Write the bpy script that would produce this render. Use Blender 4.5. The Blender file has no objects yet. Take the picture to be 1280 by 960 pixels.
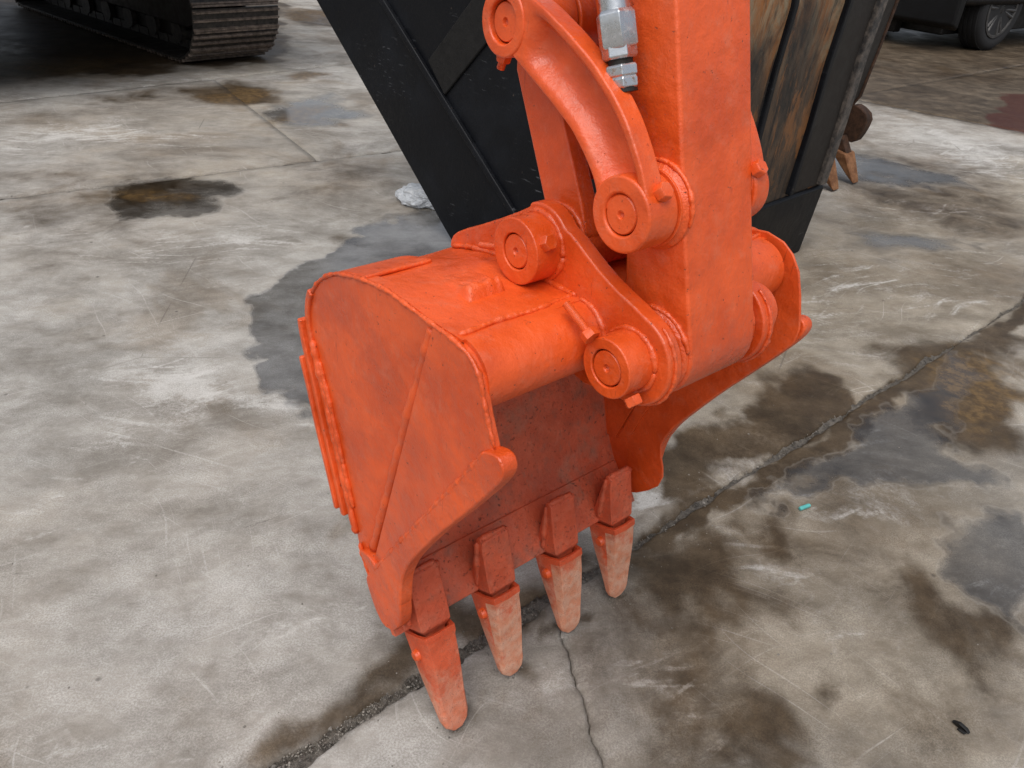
import bpy, bmesh, math, random
import numpy as np
from mathutils import Vector, Matrix
random.seed(7); rng = np.random.default_rng(7)
S = bpy.context.scene
COL = S.collection

# ---------------------------------------------------------------- camera
cam_d = bpy.data.cameras.new('camera'); cam = bpy.data.objects.new('camera', cam_d); COL.objects.link(cam)
S.camera = cam
cam_d.sensor_width = 36.0; cam_d.lens = 27.0; cam_d.clip_start = 0.02; cam_d.clip_end = 600
PITCH, ROLL, HEIGHT = math.radians(32.5), math.radians(4.3), 1.25
F = Vector((0, math.cos(PITCH), -math.sin(PITCH))); U0 = Vector((0, math.sin(PITCH), math.cos(PITCH))); R0 = Vector((1, 0, 0))
R = R0*math.cos(ROLL) + U0*math.sin(ROLL); U = -R0*math.sin(ROLL) + U0*math.cos(ROLL)
cam.matrix_world = Matrix(((R.x, U.x, -F.x, 0), (R.y, U.y, -F.y, 0), (R.z, U.z, -F.z, HEIGHT), (0, 0, 0, 1)))

# ---------------------------------------------------------------- daylight, overcast
SUN_EL, SUN_AZ = math.radians(64), math.radians(195)      # azimuth measured clockwise from +Y
W = bpy.data.worlds.new('World'); S.world = W; W.use_nodes = True
wn, wl = W.node_tree.nodes, W.node_tree.links
wn.clear()
sky = wn.new('ShaderNodeTexSky'); sky.sky_type = 'NISHITA'; sky.sun_disc = False
sky.sun_elevation = SUN_EL; sky.sun_rotation = SUN_AZ; sky.air_density = 1.0; sky.dust_density = 4.0; sky.ozone_density = 1.0
hs = wn.new('ShaderNodeHueSaturation'); hs.inputs['Saturation'].default_value = 0.42
bg = wn.new('ShaderNodeBackground'); bg.inputs['Strength'].default_value = 0.15
wo = wn.new('ShaderNodeOutputWorld')
wl.new(sky.outputs[0], hs.inputs['Color']); wl.new(hs.outputs[0], bg.inputs['Color']); wl.new(bg.outputs[0], wo.inputs['Surface'])
sd = bpy.data.lights.new('sun', 'SUN'); sun = bpy.data.objects.new('sun', sd); COL.objects.link(sun)
sd.energy = 1.5; sd.angle = math.radians(60); sd.color = (1.0, 0.97, 0.92)
sdir = Vector((math.sin(SUN_AZ)*math.cos(SUN_EL), math.cos(SUN_AZ)*math.cos(SUN_EL), math.sin(SUN_EL)))
sun.rotation_euler = sdir.to_track_quat('Z', 'Y').to_euler(); sun.location = (-4, -4, 12)
S.view_settings.view_transform = 'Standard'; S.view_settings.look = 'None'
S.view_settings.exposure = 0.0; S.view_settings.gamma = 1.0
S.render.resolution_x = 1024; S.render.resolution_y = 768

# ---------------------------------------------------------------- material helpers
class NT:
    def __init__(s, name):
        s.m = bpy.data.materials.new(name); s.m.use_nodes = True
        s.n, s.l = s.m.node_tree.nodes, s.m.node_tree.links; s.n.clear()
        s.out = s.n.new('ShaderNodeOutputMaterial'); s.p = s.n.new('ShaderNodeBsdfPrincipled')
        s.l.new(s.p.outputs[0], s.out.inputs['Surface'])
    def set(s, inp, v):
        if hasattr(v, 'is_linked') or isinstance(v, bpy.types.NodeSocket): s.l.new(v, inp)
        else: inp.default_value = v
    def coord(s, kind='Object'):
        return s.n.new('ShaderNodeTexCoord').outputs[kind]
    def geo(s, k): return s.n.new('ShaderNodeNewGeometry').outputs[k]
    def mapping(s, v, scale=(1,1,1), rot=(0,0,0), loc=(0,0,0)):
        m = s.n.new('ShaderNodeMapping'); s.l.new(v, m.inputs[0])
        m.inputs['Scale'].default_value = scale; m.inputs['Rotation'].default_value = rot; m.inputs['Location'].default_value = loc
        return m.outputs[0]
    def noise(s, v, scale, detail=4, rough=0.55, dist=0.0):
        n = s.n.new('ShaderNodeTexNoise'); s.l.new(v, n.inputs['Vector'])
        n.inputs['Scale'].default_value = scale; n.inputs['Detail'].default_value = detail
        n.inputs['Roughness'].default_value = rough; n.inputs['Distortion'].default_value = dist
        return n.outputs['Fac']
    def voro(s, v, scale, feature='F1', out='Distance'):
        n = s.n.new('ShaderNodeTexVoronoi'); n.feature = feature; s.l.new(v, n.inputs['Vector']); n.inputs['Scale'].default_value = scale
        return n.outputs[out]
    def math(s, op, a, b=0.0, c=0.0, clamp=False):
        n = s.n.new('ShaderNodeMath'); n.operation = op; n.use_clamp = clamp
        for i, v in enumerate((a, b, c)): s.set(n.inputs[i], v)
        return n.outputs[0]
    def ramp(s, v, a, b, lo=0.0, hi=1.0, smooth=True):
        n = s.n.new('ShaderNodeMapRange'); n.interpolation_type = 'SMOOTHSTEP' if smooth else 'LINEAR'
        s.set(n.inputs['Value'], v); n.inputs['From Min'].default_value = a; n.inputs['From Max'].default_value = b
        n.inputs['To Min'].default_value = lo; n.inputs['To Max'].default_value = hi
        return n.outputs[0]
    def mix(s, f, a, b, mode='MIX'):
        n = s.n.new('ShaderNodeMix'); n.data_type = 'RGBA'; n.blend_type = mode
        s.set(n.inputs[0], f)
        for i, v in ((6, a), (7, b)):
            if isinstance(v, tuple): v = (*v, 1.0) if len(v) == 3 else v
            s.set(n.inputs[i], v)
        return n.outputs[2]
    def attr(s, name):
        n = s.n.new('ShaderNodeAttribute'); n.attribute_name = name; return n.outputs['Fac']
    def sep(s, v):
        n = s.n.new('ShaderNodeSeparateXYZ'); s.l.new(v, n.inputs[0]); return n.outputs
    def bump(s, h, strength=0.3, dist=0.01, normal=None):
        n = s.n.new('ShaderNodeBump'); s.set(n.inputs['Height'], h); n.inputs['Strength'].default_value = strength; n.inputs['Distance'].default_value = dist
        if normal is not None: s.l.new(normal, n.inputs['Normal'])
        return n.outputs[0]
    def fin(s, col=None, rough=None, metal=None, normal=None, spec=None, coat=None):
        P = s.p.inputs
        if col is not None: s.set(P['Base Color'], (*col, 1.0) if isinstance(col, tuple) and len(col) == 3 else col)
        if rough is not None: s.set(P['Roughness'], rough)
        if metal is not None: s.set(P['Metallic'], metal)
        if normal is not None: s.l.new(normal, P['Normal'])
        if spec is not None: s.set(P['Specular IOR Level'], spec)
        if coat is not None: P['Coat Weight'].default_value = coat; P['Coat Roughness'].default_value = 0.30
        return s.m

def mat_paint(name, base=(0.71, 0.083, 0.0115), lump=0.5, dirt=0.0, dust=0.0, rough=0.31, dz=0.0):
    t = NT(name); c = t.geo('Position')
    n1 = t.noise(c, 9, 5, .6); n2 = t.noise(c, 55, 4); n3 = t.noise(c, 420, 2); n0 = t.noise(c, 22, 3, .5)
    col = t.mix(t.ramp(n1, .35, .65), tuple(x*0.80 for x in base), (base[0]*1.06, base[1]*1.20, base[2]*1.35))
    # thin spots where an older, redder coat shows, and pale dry dust
    col = t.mix(t.math('MULTIPLY', t.ramp(t.noise(c, 6, 7, .7, .5), .54, .70), .16), col, (base[0]*.70, base[1]*.50, base[2]*.7))
    col = t.mix(t.math('MULTIPLY', t.ramp(t.noise(c, 38, 6, .7), .50, .72), 0.22), col, (0.62, 0.22, 0.13))
    # runs: faint vertical marks
    run = t.ramp(t.noise(t.mapping(c, (60, 60, 7)), 2.0, 3, .6), .66, .72)
    col = t.mix(t.math('MULTIPLY', t.math('MULTIPLY', run, t.ramp(n1, .45, .6)), .55), col, (0.30, 0.036, 0.010))
    # small chips and specks
    sp = t.ramp(t.noise(c, 150, 3, .65), .685 if dirt < .1 else .615, .72 if dirt < .1 else .67)
    col = t.mix(t.math('MULTIPLY', sp, 0.75 if not dirt else t.math('MULTIPLY', t.ramp(t.noise(c, 7, 5, .7), .42, .62), .75)), col, (0.070, 0.022, 0.012))
    chip = t.math('MULTIPLY', t.ramp(t.noise(c, 46, 5, .7), .685, .71), t.ramp(n1, .5, .6))
    col = t.mix(t.math('MULTIPLY', chip, .7), col, (0.055, 0.026, 0.018))
    # grime that gathers in patches
    gr = t.math('MULTIPLY', t.ramp(t.noise(c, 11, 7, .72, .4), .60, .76), .22)
    col = t.mix(gr, col, (0.13, 0.05, 0.03))
    if dirt:
        d = t.ramp(t.noise(c, 13, 7, .72), .45, .68)
        col = t.mix(t.math('MULTIPLY', d, dirt*.75), col, (0.17, 0.085, 0.058))
        d2 = t.ramp(t.noise(c, 75, 6, .78), .60, .67)
        col = t.mix(t.math('MULTIPLY', d2, t.math('MULTIPLY', t.ramp(t.noise(c, 9, 6, .7), .38, .62), min(1, dirt*1.1))), col, (0.040, 0.026, 0.020))
        drag = t.math('MULTIPLY', t.ramp(t.noise(t.mapping(c, (26, 26, 1.6), (.1, .15, 0)), 3.0, 6, .7), .58, .66), dirt*.5)
        col = t.mix(drag, col, (0.26, 0.115, 0.075))
        col = t.mix(t.math('MULTIPLY', t.ramp(t.noise(c, 5, 5, .7), .52, .62), dirt*.5), col, (0.34, 0.16, 0.10))
    if dust:
        z = t.sep(c)[2]
        edge = t.math('ADD', z, t.math('MULTIPLY', t.math('SUBTRACT', t.noise(c, 24, 6, .7), .5), .28))
        fade = t.math('MULTIPLY', t.ramp(edge, .16+dz, .085+dz), dust)
        fade = t.math('MULTIPLY', fade, t.ramp(t.noise(c, 36, 7, .72), .20, .44))
        wornc = t.mix(t.ramp(n2, .35, .65), (0.60, 0.235, 0.130), (0.63, 0.345, 0.235))
        col = t.mix(fade, col, wornc)
        gouge = t.ramp(t.noise(t.mapping(c, (50, 50, 9), (.2, 0, .3)), 2.2, 5, .7), .60, .66)
        col = t.mix(t.math('MULTIPLY', gouge, .28), col, (0.20, 0.075, 0.045))
        col = t.mix(t.math('MULTIPLY', t.ramp(n3, .58, .68), .4), col, (0.12, 0.07, 0.05))
    h = t.math('ADD', t.math('MULTIPLY', n2, .9), t.math('ADD', t.math('MULTIPLY', n3, 0.22), t.math('MULTIPLY', n0, 1.6)))
    h = t.math('SUBTRACT', h, t.math('MULTIPLY', t.math('ADD', chip, sp), .5))
    b = t.bump(h, lump, 0.004)
    r = t.math('ADD', t.ramp(n1, .3, .7, rough-.04, rough+.12), t.math('MULTIPLY', gr, .6))
    return t.fin(col, r if not (dirt or dust) else .62, 0.0, b, 0.58)

def mat_plain(name, col, rough=.5, metal=0.0, lump=.2, scale=60, var=.25, spec=.5):
    t = NT(name); c = t.geo('Position')
    n = t.noise(c, scale*.3, 5, .6); n2 = t.noise(c, scale*3, 3)
    cc = t.mix(t.ramp(n, .3, .7), tuple(x*(1-var) for x in col), tuple(min(1, x*(1+var)) for x in col))
    return t.fin(cc, t.ramp(n, .3, .7, rough-.08, rough+.12), metal, t.bump(t.math('ADD', n, t.math('MULTIPLY', n2, .3)), lump, .004), spec)

def mat_black():
    t = NT('black_paint'); c = t.geo('Position')
    n = t.noise(c, 4, 6, .65); n2 = t.noise(c, 40, 4)
    col = t.mix(t.ramp(n, .45, .75), (0.0042, 0.0048, 0.0066), (0.0095, 0.0108, 0.0140))
    scr = t.ramp(t.noise(t.mapping(c, (4, 4, 26), (0.5, 0.9, 0.2)), 4, 6, .7), .60, .68)
    col = t.mix(t.math('MULTIPLY', scr, t.ramp(t.noise(c, 2.4, 4, .6), .50, .62)), col, (0.075, 0.078, 0.085))
    chip = t.ramp(t.noise(c, 45, 3, .6), .72, .76)
    col = t.mix(t.math('MULTIPLY', chip, .6), col, (0.10, 0.075, 0.06))
    return t.fin(col, t.ramp(n, .3, .7, .34, .55), 0, t.bump(t.math('ADD', n2, t.math('MULTIPLY', n, 2.5)), .2, .006), .17)

def mat_rust():
    # worn steel of the big bucket: streaks run up and down the shell
    t = NT('rust_streaked_black_steel'); c = t.geo('Position')
    cs = t.mapping(c, (1.0, 1.0, .42))
    st = t.noise(t.mapping(c, (12, 12, .8)), 2.0, 8, .7, .1)
    st2 = t.noise(cs, 9, 12, .74, .6)
    blot = t.noise(cs, 4.0, 10, .70, .5)
    z = t.sep(c)[2]
    zone = t.ramp(t.math('ADD', z, t.math('MULTIPLY', t.math('SUBTRACT', blot, .5), 1.1)), 0.72, 1.12)
    col = t.mix(t.ramp(st2, .38, .62), (0.016, 0.014, 0.012), (0.060, 0.040, 0.026))
    col = t.mix(t.math('MULTIPLY', t.ramp(blot, .44, .58), .75), col, (0.105, 0.062, 0.034))
    worn = t.math('MULTIPLY', zone, t.ramp(st2, .34, .52))
    col = t.mix(worn, col, t.mix(t.ramp(t.noise(cs, 14, 10, .75, .6), .42, .60), (0.29, 0.112, 0.030), (0.29, 0.225, 0.140)))
    col = t.mix(t.math('MULTIPLY', t.ramp(t.noise(cs, 7, 9, .75, .4), .54, .62), .6), col, (0.26, 0.105, 0.030))
    col = t.mix(t.math('MULTIPLY', t.ramp(st, .56, .64), .85), col, (0.012, 0.011, 0.011))
    col = t.mix(t.math('MULTIPLY', t.ramp(t.noise(c, 90, 4, .7), .64, .70), .5), col, (0.20, 0.17, 0.13))
    return t.fin(col, t.ramp(st, .3, .7, .42, .75), 0.0, t.bump(st2, .5, .01), .4)

def mat_rust_brown(name, a, b, rough=.75):
    t = NT(name); c = t.geo('Position')
    n = t.noise(c, 26, 6, .7); n2 = t.noise(c, 160, 4, .7)
    col = t.mix(t.ramp(n, .35, .65), a, b)
    col = t.mix(t.ramp(n2, .55, .7, 0, .5), col, tuple(x*.3 for x in a))
    return t.fin(col, rough, 0, t.bump(t.math('ADD', n, n2), .4, .006), .3)

def mat_silver():
    t = NT('galvanised_steel'); c = t.geo('Position')
    n = t.noise(c, 90, 4, .6)
    w = t.ramp(t.noise(c, 160, 5, .7), .52, .66)
    z = t.sep(c)[2]
    low = t.ramp(z, 1.125, 1.09)
    col = t.mix(t.math('MULTIPLY', w, t.math('ADD', .15, t.math('MULTIPLY', low, .85))), (0.55, 0.57, 0.59), (0.22, 0.135, 0.08))
    return t.fin(col, t.ramp(n, .3, .7, .20, .36), t.math('SUBTRACT', .95, t.math('MULTIPLY', w, .5)), t.bump(n, .2, .002), .5)

def mat_ground():
    t = NT('stained_concrete'); c = t.geo('Position')
    wet_shade0, film0, white0, rust0, red0 = (t.attr(k) for k in ('wet_shade', 'film', 'white', 'rust', 'red'))
    big = t.noise(c, .75, 6, .65); mid = t.noise(c, 3.0, 7, .62, .3); fine = t.noise(c, 26, 7, .7); grain = t.noise(c, 260, 3, .7); grit = t.noise(c, 900, 2, .6)
    # long scuffs: thin stretched noise in several directions
    nz = t.n.new('ShaderNodeTexNoise'); t.l.new(c, nz.inputs['Vector']); nz.inputs['Scale'].default_value = 1.1; nz.inputs['Detail'].default_value = 2
    vm = t.n.new('ShaderNodeVectorMath'); vm.operation = 'MULTIPLY_ADD'; t.l.new(nz.outputs['Color'], vm.inputs[0]); vm.inputs[1].default_value = (.55, .55, 0); t.l.new(c, vm.inputs[2])
    cw = vm.outputs[0]
    def streak(ang, sx, sy, sc, lo, hi, seedz):
        v = t.mapping(t.mapping(cw, (1, 1, 1), (0, 0, -ang), (0, 0, seedz)), (sx, sy, 1))
        return t.ramp(t.noise(v, sc, 4, .6, .1), lo, hi)
    s1 = streak(math.radians(12), 1.0, 9.0, 3.2, .50, .72, 1.3)
    s2 = streak(math.radians(38), 1.2, 12.0, 3.0, .52, .74, 4.1)
    s3 = streak(math.radians(-50), .8, 44.0, 2.2, .64, .69, 8.7)
    s4 = streak(math.radians(-22), .6, 48.0, 2.2, .64, .68, 12.2)
    s5 = streak(math.radians(38), .6, 50.0, 2.4, .64, .69, 17.2)
    brown0 = t.attr('brown')
    blot = t.noise(t.mapping(t.mapping(c, (1, 1, 1), (0, 0, math.radians(-10))), (.88, 1.25, 1)), 2.0, 14, .72, .25); blot2 = t.noise(t.mapping(t.mapping(c, (1, 1, 1), (0, 0, math.radians(-14))), (.88, 1.25, 1)), 8.2, 12, .78, .35); vfine = t.noise(c, 75, 5, .75)
    base = t.mix(t.ramp(mid, .32, .68), (0.395, 0.382, 0.360), (0.500, 0.490, 0.470))
    base = t.mix(t.ramp(big, .40, .60, 0, .70), base, (0.360, 0.330, 0.292))
    # uneven tone at several sizes
    base = t.mix(1.0, base, t.mix(t.ramp(blot, .34, .64), (0.58, 0.56, 0.535), (1.15, 1.15, 1.15)), 'MULTIPLY')
    base = t.mix(1.0, base, t.mix(t.ramp(blot2, .32, .66), (0.74, 0.71, 0.67), (1.12, 1.12, 1.11)), 'MULTIPLY')
    bm_ = t.ramp(t.math('ADD', brown0, t.math('MULTIPLY', t.math('SUBTRACT', blot, .5), 1.3)), .20, .80)
    base = t.mix(bm_, base, t.mix(1.0, base, (0.76, 0.70, 0.61), 'MULTIPLY'))
    # patchy damp darkening with ragged edges
    dn = t.math('ADD', t.math('MULTIPLY', t.noise(c, 1.5, 10, .66, .6), .8), t.math('MULTIPLY', blot2, .2))
    damp = t.ramp(dn, .515, .60)
    base = t.mix(t.math('MULTIPLY', damp, .60), base, t.mix(1.0, base, (0.60, 0.52, 0.43), 'MULTIPLY'))
    # pale worn skin: ragged, crossed by scuffs
    e = t.math('ADD', white0, t.math('MULTIPLY', t.math('SUBTRACT', t.noise(c, 6, 10, .76, .5), .5), 1.9))
    e = t.math('ADD', e, t.math('MULTIPLY', t.math('SUBTRACT', t.math('ADD', s1, s2), .4), .34))
    e = t.math('ADD', e, t.math('MULTIPLY', t.math('SUBTRACT', vfine, .5), .9))
    wm = t.ramp(e, .36, 1.05)
    base = t.mix(t.math('MULTIPLY', wm, .78), base, (0.63, 0.615, 0.585))
    pale = t.math('MULTIPLY', t.ramp(t.noise(c, 1.9, 10, .74, .7), .54, .68), t.ramp(vfine, .36, .60))
    base = t.mix(t.math('MULTIPLY', pale, .50), base, (0.60, 0.58, 0.55))
    bgw = t.math('MULTIPLY', t.math('MULTIPLY', t.math('MAXIMUM', s1, s2), t.ramp(vfine, .38, .62)), t.ramp(t.noise(c, 1.3, 4), .45, .66))
    base = t.mix(t.math('MULTIPLY', bgw, .50), base, (0.60, 0.58, 0.55))
    scr = t.math('MAXIMUM', t.math('MAXIMUM', s3, s4), s5)
    scr = t.math('MULTIPLY', scr, t.math('MULTIPLY', t.ramp(t.noise(c, 2.3, 3), .42, .56), t.ramp(vfine, .33, .50)))
    base = t.mix(t.math('MULTIPLY', scr, .34), base, (0.64, 0.62, 0.59))
    # tyre-black scuffs
    blk = t.math('MULTIPLY', t.ramp(t.noise(t.mapping(t.mapping(c, (1, 1, 1), (0, 0, math.radians(-28)), (3, 5, 0)), (1.0, 7, 1)), 4.0, 7, .7, .4), .63, .70), t.ramp(vfine, .4, .6))
    base = t.mix(t.math('MULTIPLY', blk, .55), base, (0.085, 0.072, 0.060))
    # aggregate, pits, dark crumbs; the grain itself comes and goes
    gm = t.ramp(blot2, .35, .62)
    base = t.mix(t.math('MULTIPLY', t.ramp(grain, .42, .58, 1, 0), t.math('ADD', .12, t.math('MULTIPLY', gm, .38))), base, t.mix(1.0, base, (0.42, 0.39, 0.36), 'MULTIPLY'))
    base = t.mix(t.math('MULTIPLY', t.ramp(grit, .58, .70), t.math('MULTIPLY', gm, .5)), base, (0.62, 0.60, 0.57))
    pit = t.ramp(t.voro(c, 13), .10, .03); pit = t.math('MULTIPLY', pit, t.ramp(t.noise(c, 9, 4), .52, .60))
    base = t.mix(t.math('MULTIPLY', pit, .75), base, (0.05, 0.042, 0.035))
    crumb = t.math('MULTIPLY', t.ramp(t.noise(c, 130, 4, .7), .66, .71), t.ramp(t.noise(c, 3.1, 5), .46, .60))
    base = t.mix(t.math('MULTIPLY', crumb, .7), base, (0.065, 0.052, 0.042))
    # fine wandering hairlines
    hl = t.ramp(t.voro(t.mapping(c, (1, 1, 1), (0, 0, .4)), 1.1, 'DISTANCE_TO_EDGE'), .004, .0008)
    hl = t.math('MULTIPLY', hl, t.ramp(t.noise(c, 1.4, 3), .56, .62))
    base = t.mix(t.math('MULTIPLY', hl, .5), base, (0.09, 0.076, 0.062))
    # wet stains, and the contact shade painted under the teeth
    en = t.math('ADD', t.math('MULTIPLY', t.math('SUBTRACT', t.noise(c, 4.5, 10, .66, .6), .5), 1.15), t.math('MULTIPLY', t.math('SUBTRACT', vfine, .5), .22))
    wm2 = t.ramp(t.math('ADD', wet_shade0, en), .10, .76)
    fe = t.math('ADD', film0, t.math('MULTIPLY', en, .75))
    fm = t.ramp(fe, .18, .80)
    rm = t.ramp(t.math('ADD', rust0, t.math('MULTIPLY', en, 1.1)), .25, .95)
    redm = t.ramp(t.math('ADD', red0, en), .30, .75)
    wet_shade_col = t.mix(1.0, base, t.mix(t.ramp(t.noise(c, 7, 8, .70), .35, .68), (0.15, 0.108, 0.066), (0.34, 0.268, 0.19)), 'MULTIPLY')
    wet_shade_col = t.mix(t.ramp(wm, .3, .9, 0, .25), wet_shade_col, base)
    col = t.mix(t.math('MULTIPLY', wm2, .95), base, wet_shade_col)
    filmcol = t.mix(1.0, col, t.mix(t.ramp(blot2, .30, .70), (0.36, 0.365, 0.38), (0.43, 0.44, 0.455)), 'MULTIPLY')
    col = t.mix(t.math('MULTIPLY', fm, t.ramp(t.noise(c, 2.2, 6, .65), .32, .56, .86, 1.0)), col, filmcol)
    # tide mark where a puddle dried back
    tide = t.math('MULTIPLY', t.ramp(fe, .22, .32), t.ramp(fe, .42, .32))
    col = t.mix(t.math('MULTIPLY', tide, .10), col, (0.52, 0.49, 0.44))
    col = t.mix(t.math('MULTIPLY', rm, .72), col, t.mix(t.ramp(fine, .4, .65), (0.070, 0.042, 0.018), (0.19, 0.115, 0.042)))
    col = t.mix(t.math('MULTIPLY', redm, .85), col, (0.060, 0.016, 0.009))
    rough = t.math('SUBTRACT', t.ramp(mid, .3, .7, .74, .88), t.math('MULTIPLY', wm2, .30))
    rough = t.math('SUBTRACT', rough, t.math('MULTIPLY', damp, .12))
    rmix = t.n.new('ShaderNodeMix'); rmix.data_type = 'FLOAT'
    t.set(rmix.inputs[0], fm); t.set(rmix.inputs[2], rough); t.set(rmix.inputs[3], t.ramp(blot2, .35, .7, .03, .13))
    rough = rmix.outputs[0]
    h = t.math('ADD', t.math('MULTIPLY', fine, .8), t.math('ADD', t.math('MULTIPLY', grain, .30), t.math('MULTIPLY', grit, .12)))
    h = t.math('SUBTRACT', h, t.math('MULTIPLY', pit, .5))
    h = t.math('MULTIPLY', h, t.math('SUBTRACT', 1.0, t.math('MULTIPLY', fm, .85)))
    h = t.math('MULTIPLY', h, t.math('SUBTRACT', 1.0, t.math('MULTIPLY', wm2, .45)))
    spec = t.math('ADD', t.ramp(wm2, 0, 1, .34, .22), t.math('MULTIPLY', fm, .55))
    return t.fin(col, rough, 0, t.bump(h, .55, .006), spec)

def mat_soil():
    t = NT('wet_grit'); c = t.geo('Position')
    n = t.noise(c, 60, 6, .7); n2 = t.noise(c, 300, 4, .7)
    col = t.mix(t.ramp(n, .35, .65), (0.075, 0.065, 0.054), (0.20, 0.178, 0.15))
    col = t.mix(t.ramp(n2, .56, .66, 0, .6), col, (0.26, 0.24, 0.21))
    return t.fin(col, t.ramp(n, .3, .7, .25, .8), 0, t.bump(t.math('ADD', n, n2), .8, .012), .5)

ORANGE = mat_paint('orange_paint')
ORANGE_ROUGH = mat_paint('orange_cast_paint', lump=.8)
ORANGE_WORN = mat_paint('worn_dirty_orange_paint', base=(0.56, 0.090, 0.032), lump=.7, dirt=.80)
TOOTH = mat_paint('orange_tooth', base=(0.64, 0.078, 0.018), lump=.6, dust=.75, rough=.5)
TOOTH_FRONT = mat_paint('dusty_orange_tooth', base=(0.64, 0.090, 0.026), lump=.7, dust=.55, rough=.55, dz=.0)
TOOTH_FACE = mat_paint('worn_dusty_tooth_face', base=(0.60, 0.110, 0.042), lump=.7, dust=.95, rough=.6, dz=.07)
ADAPTER = mat_paint('scuffed_orange_adapter', base=(0.60, 0.084, 0.026), lump=.8, dirt=.45, rough=.5)
BLACK = mat_black(); RUST = mat_rust()
DARKSTEEL = mat_plain('dark_brown_steel', (0.017, 0.014, 0.012), .55, spec=.25)
SCRAPED = mat_rust_brown('scraped_edge_steel', (0.028, 0.027, 0.027), (0.125, 0.105, 0.090), .5)
STRAP = mat_plain('matt_black_rubber', (0.013, 0.0125, 0.012), .75, lump=.6, scale=90, spec=.2)
SILVER = mat_silver(); CONCRETE = mat_ground(); SOIL = mat_soil()
TRACK = mat_rust_brown('worn_track_steel', (0.020, 0.018, 0.017), (0.055, 0.047, 0.040), .5)
GROUSER = mat_rust_brown('polished_rusty_grouser', (0.075, 0.058, 0.046), (0.20, 0.155, 0.125), .45)
RUSTBROWN = mat_rust_brown('rust_brown_steel', (0.030, 0.016, 0.010), (0.075, 0.036, 0.020))
RUSTTOOTH = mat_rust_brown('rusty_orange_tooth', (0.15, 0.062, 0.026), (0.29, 0.14, 0.065))
TYRE = mat_plain('black_tyre_rubber', (0.013, 0.013, 0.014), .8, scale=20)
CARDARK = mat_plain('dark_car_paint', (0.0045, 0.0045, 0.005), .45, var=.1, spec=.25)
ALLOY = mat_plain('dull_alloy', (0.085, 0.082, 0.080), .5, .5)
TAN = mat_plain('tan_dusty_wood', (0.22, 0.16, 0.11), .8)
GLASSY = mat_plain('dark_glass', (0.01, 0.012, 0.014), .08, var=.1, lump=0)
STONE = mat_plain('grey_grit_stone', (0.19, 0.172, 0.148), .7, scale=200, var=.5)
CYAN = mat_plain('faded_cyan_plastic', (0.10, 0.42, 0.40), .4)
t = NT('crumpled_clear_plastic'); c_ = t.geo('Position')
t.fin((0.80, 0.83, 0.86), .22, 0, t.bump(t.noise(c_, 55, 3), .6, .01), .5)
t.p.inputs['Transmission Weight'].default_value = .35; t.p.inputs['Alpha'].default_value = .9
PLASTIC = t.m
DEEP_BLACK = mat_plain('black_shade_and_rubber', (0.006, 0.005, 0.004), .5)  # also colours the block that stands in for shade under the car

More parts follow.
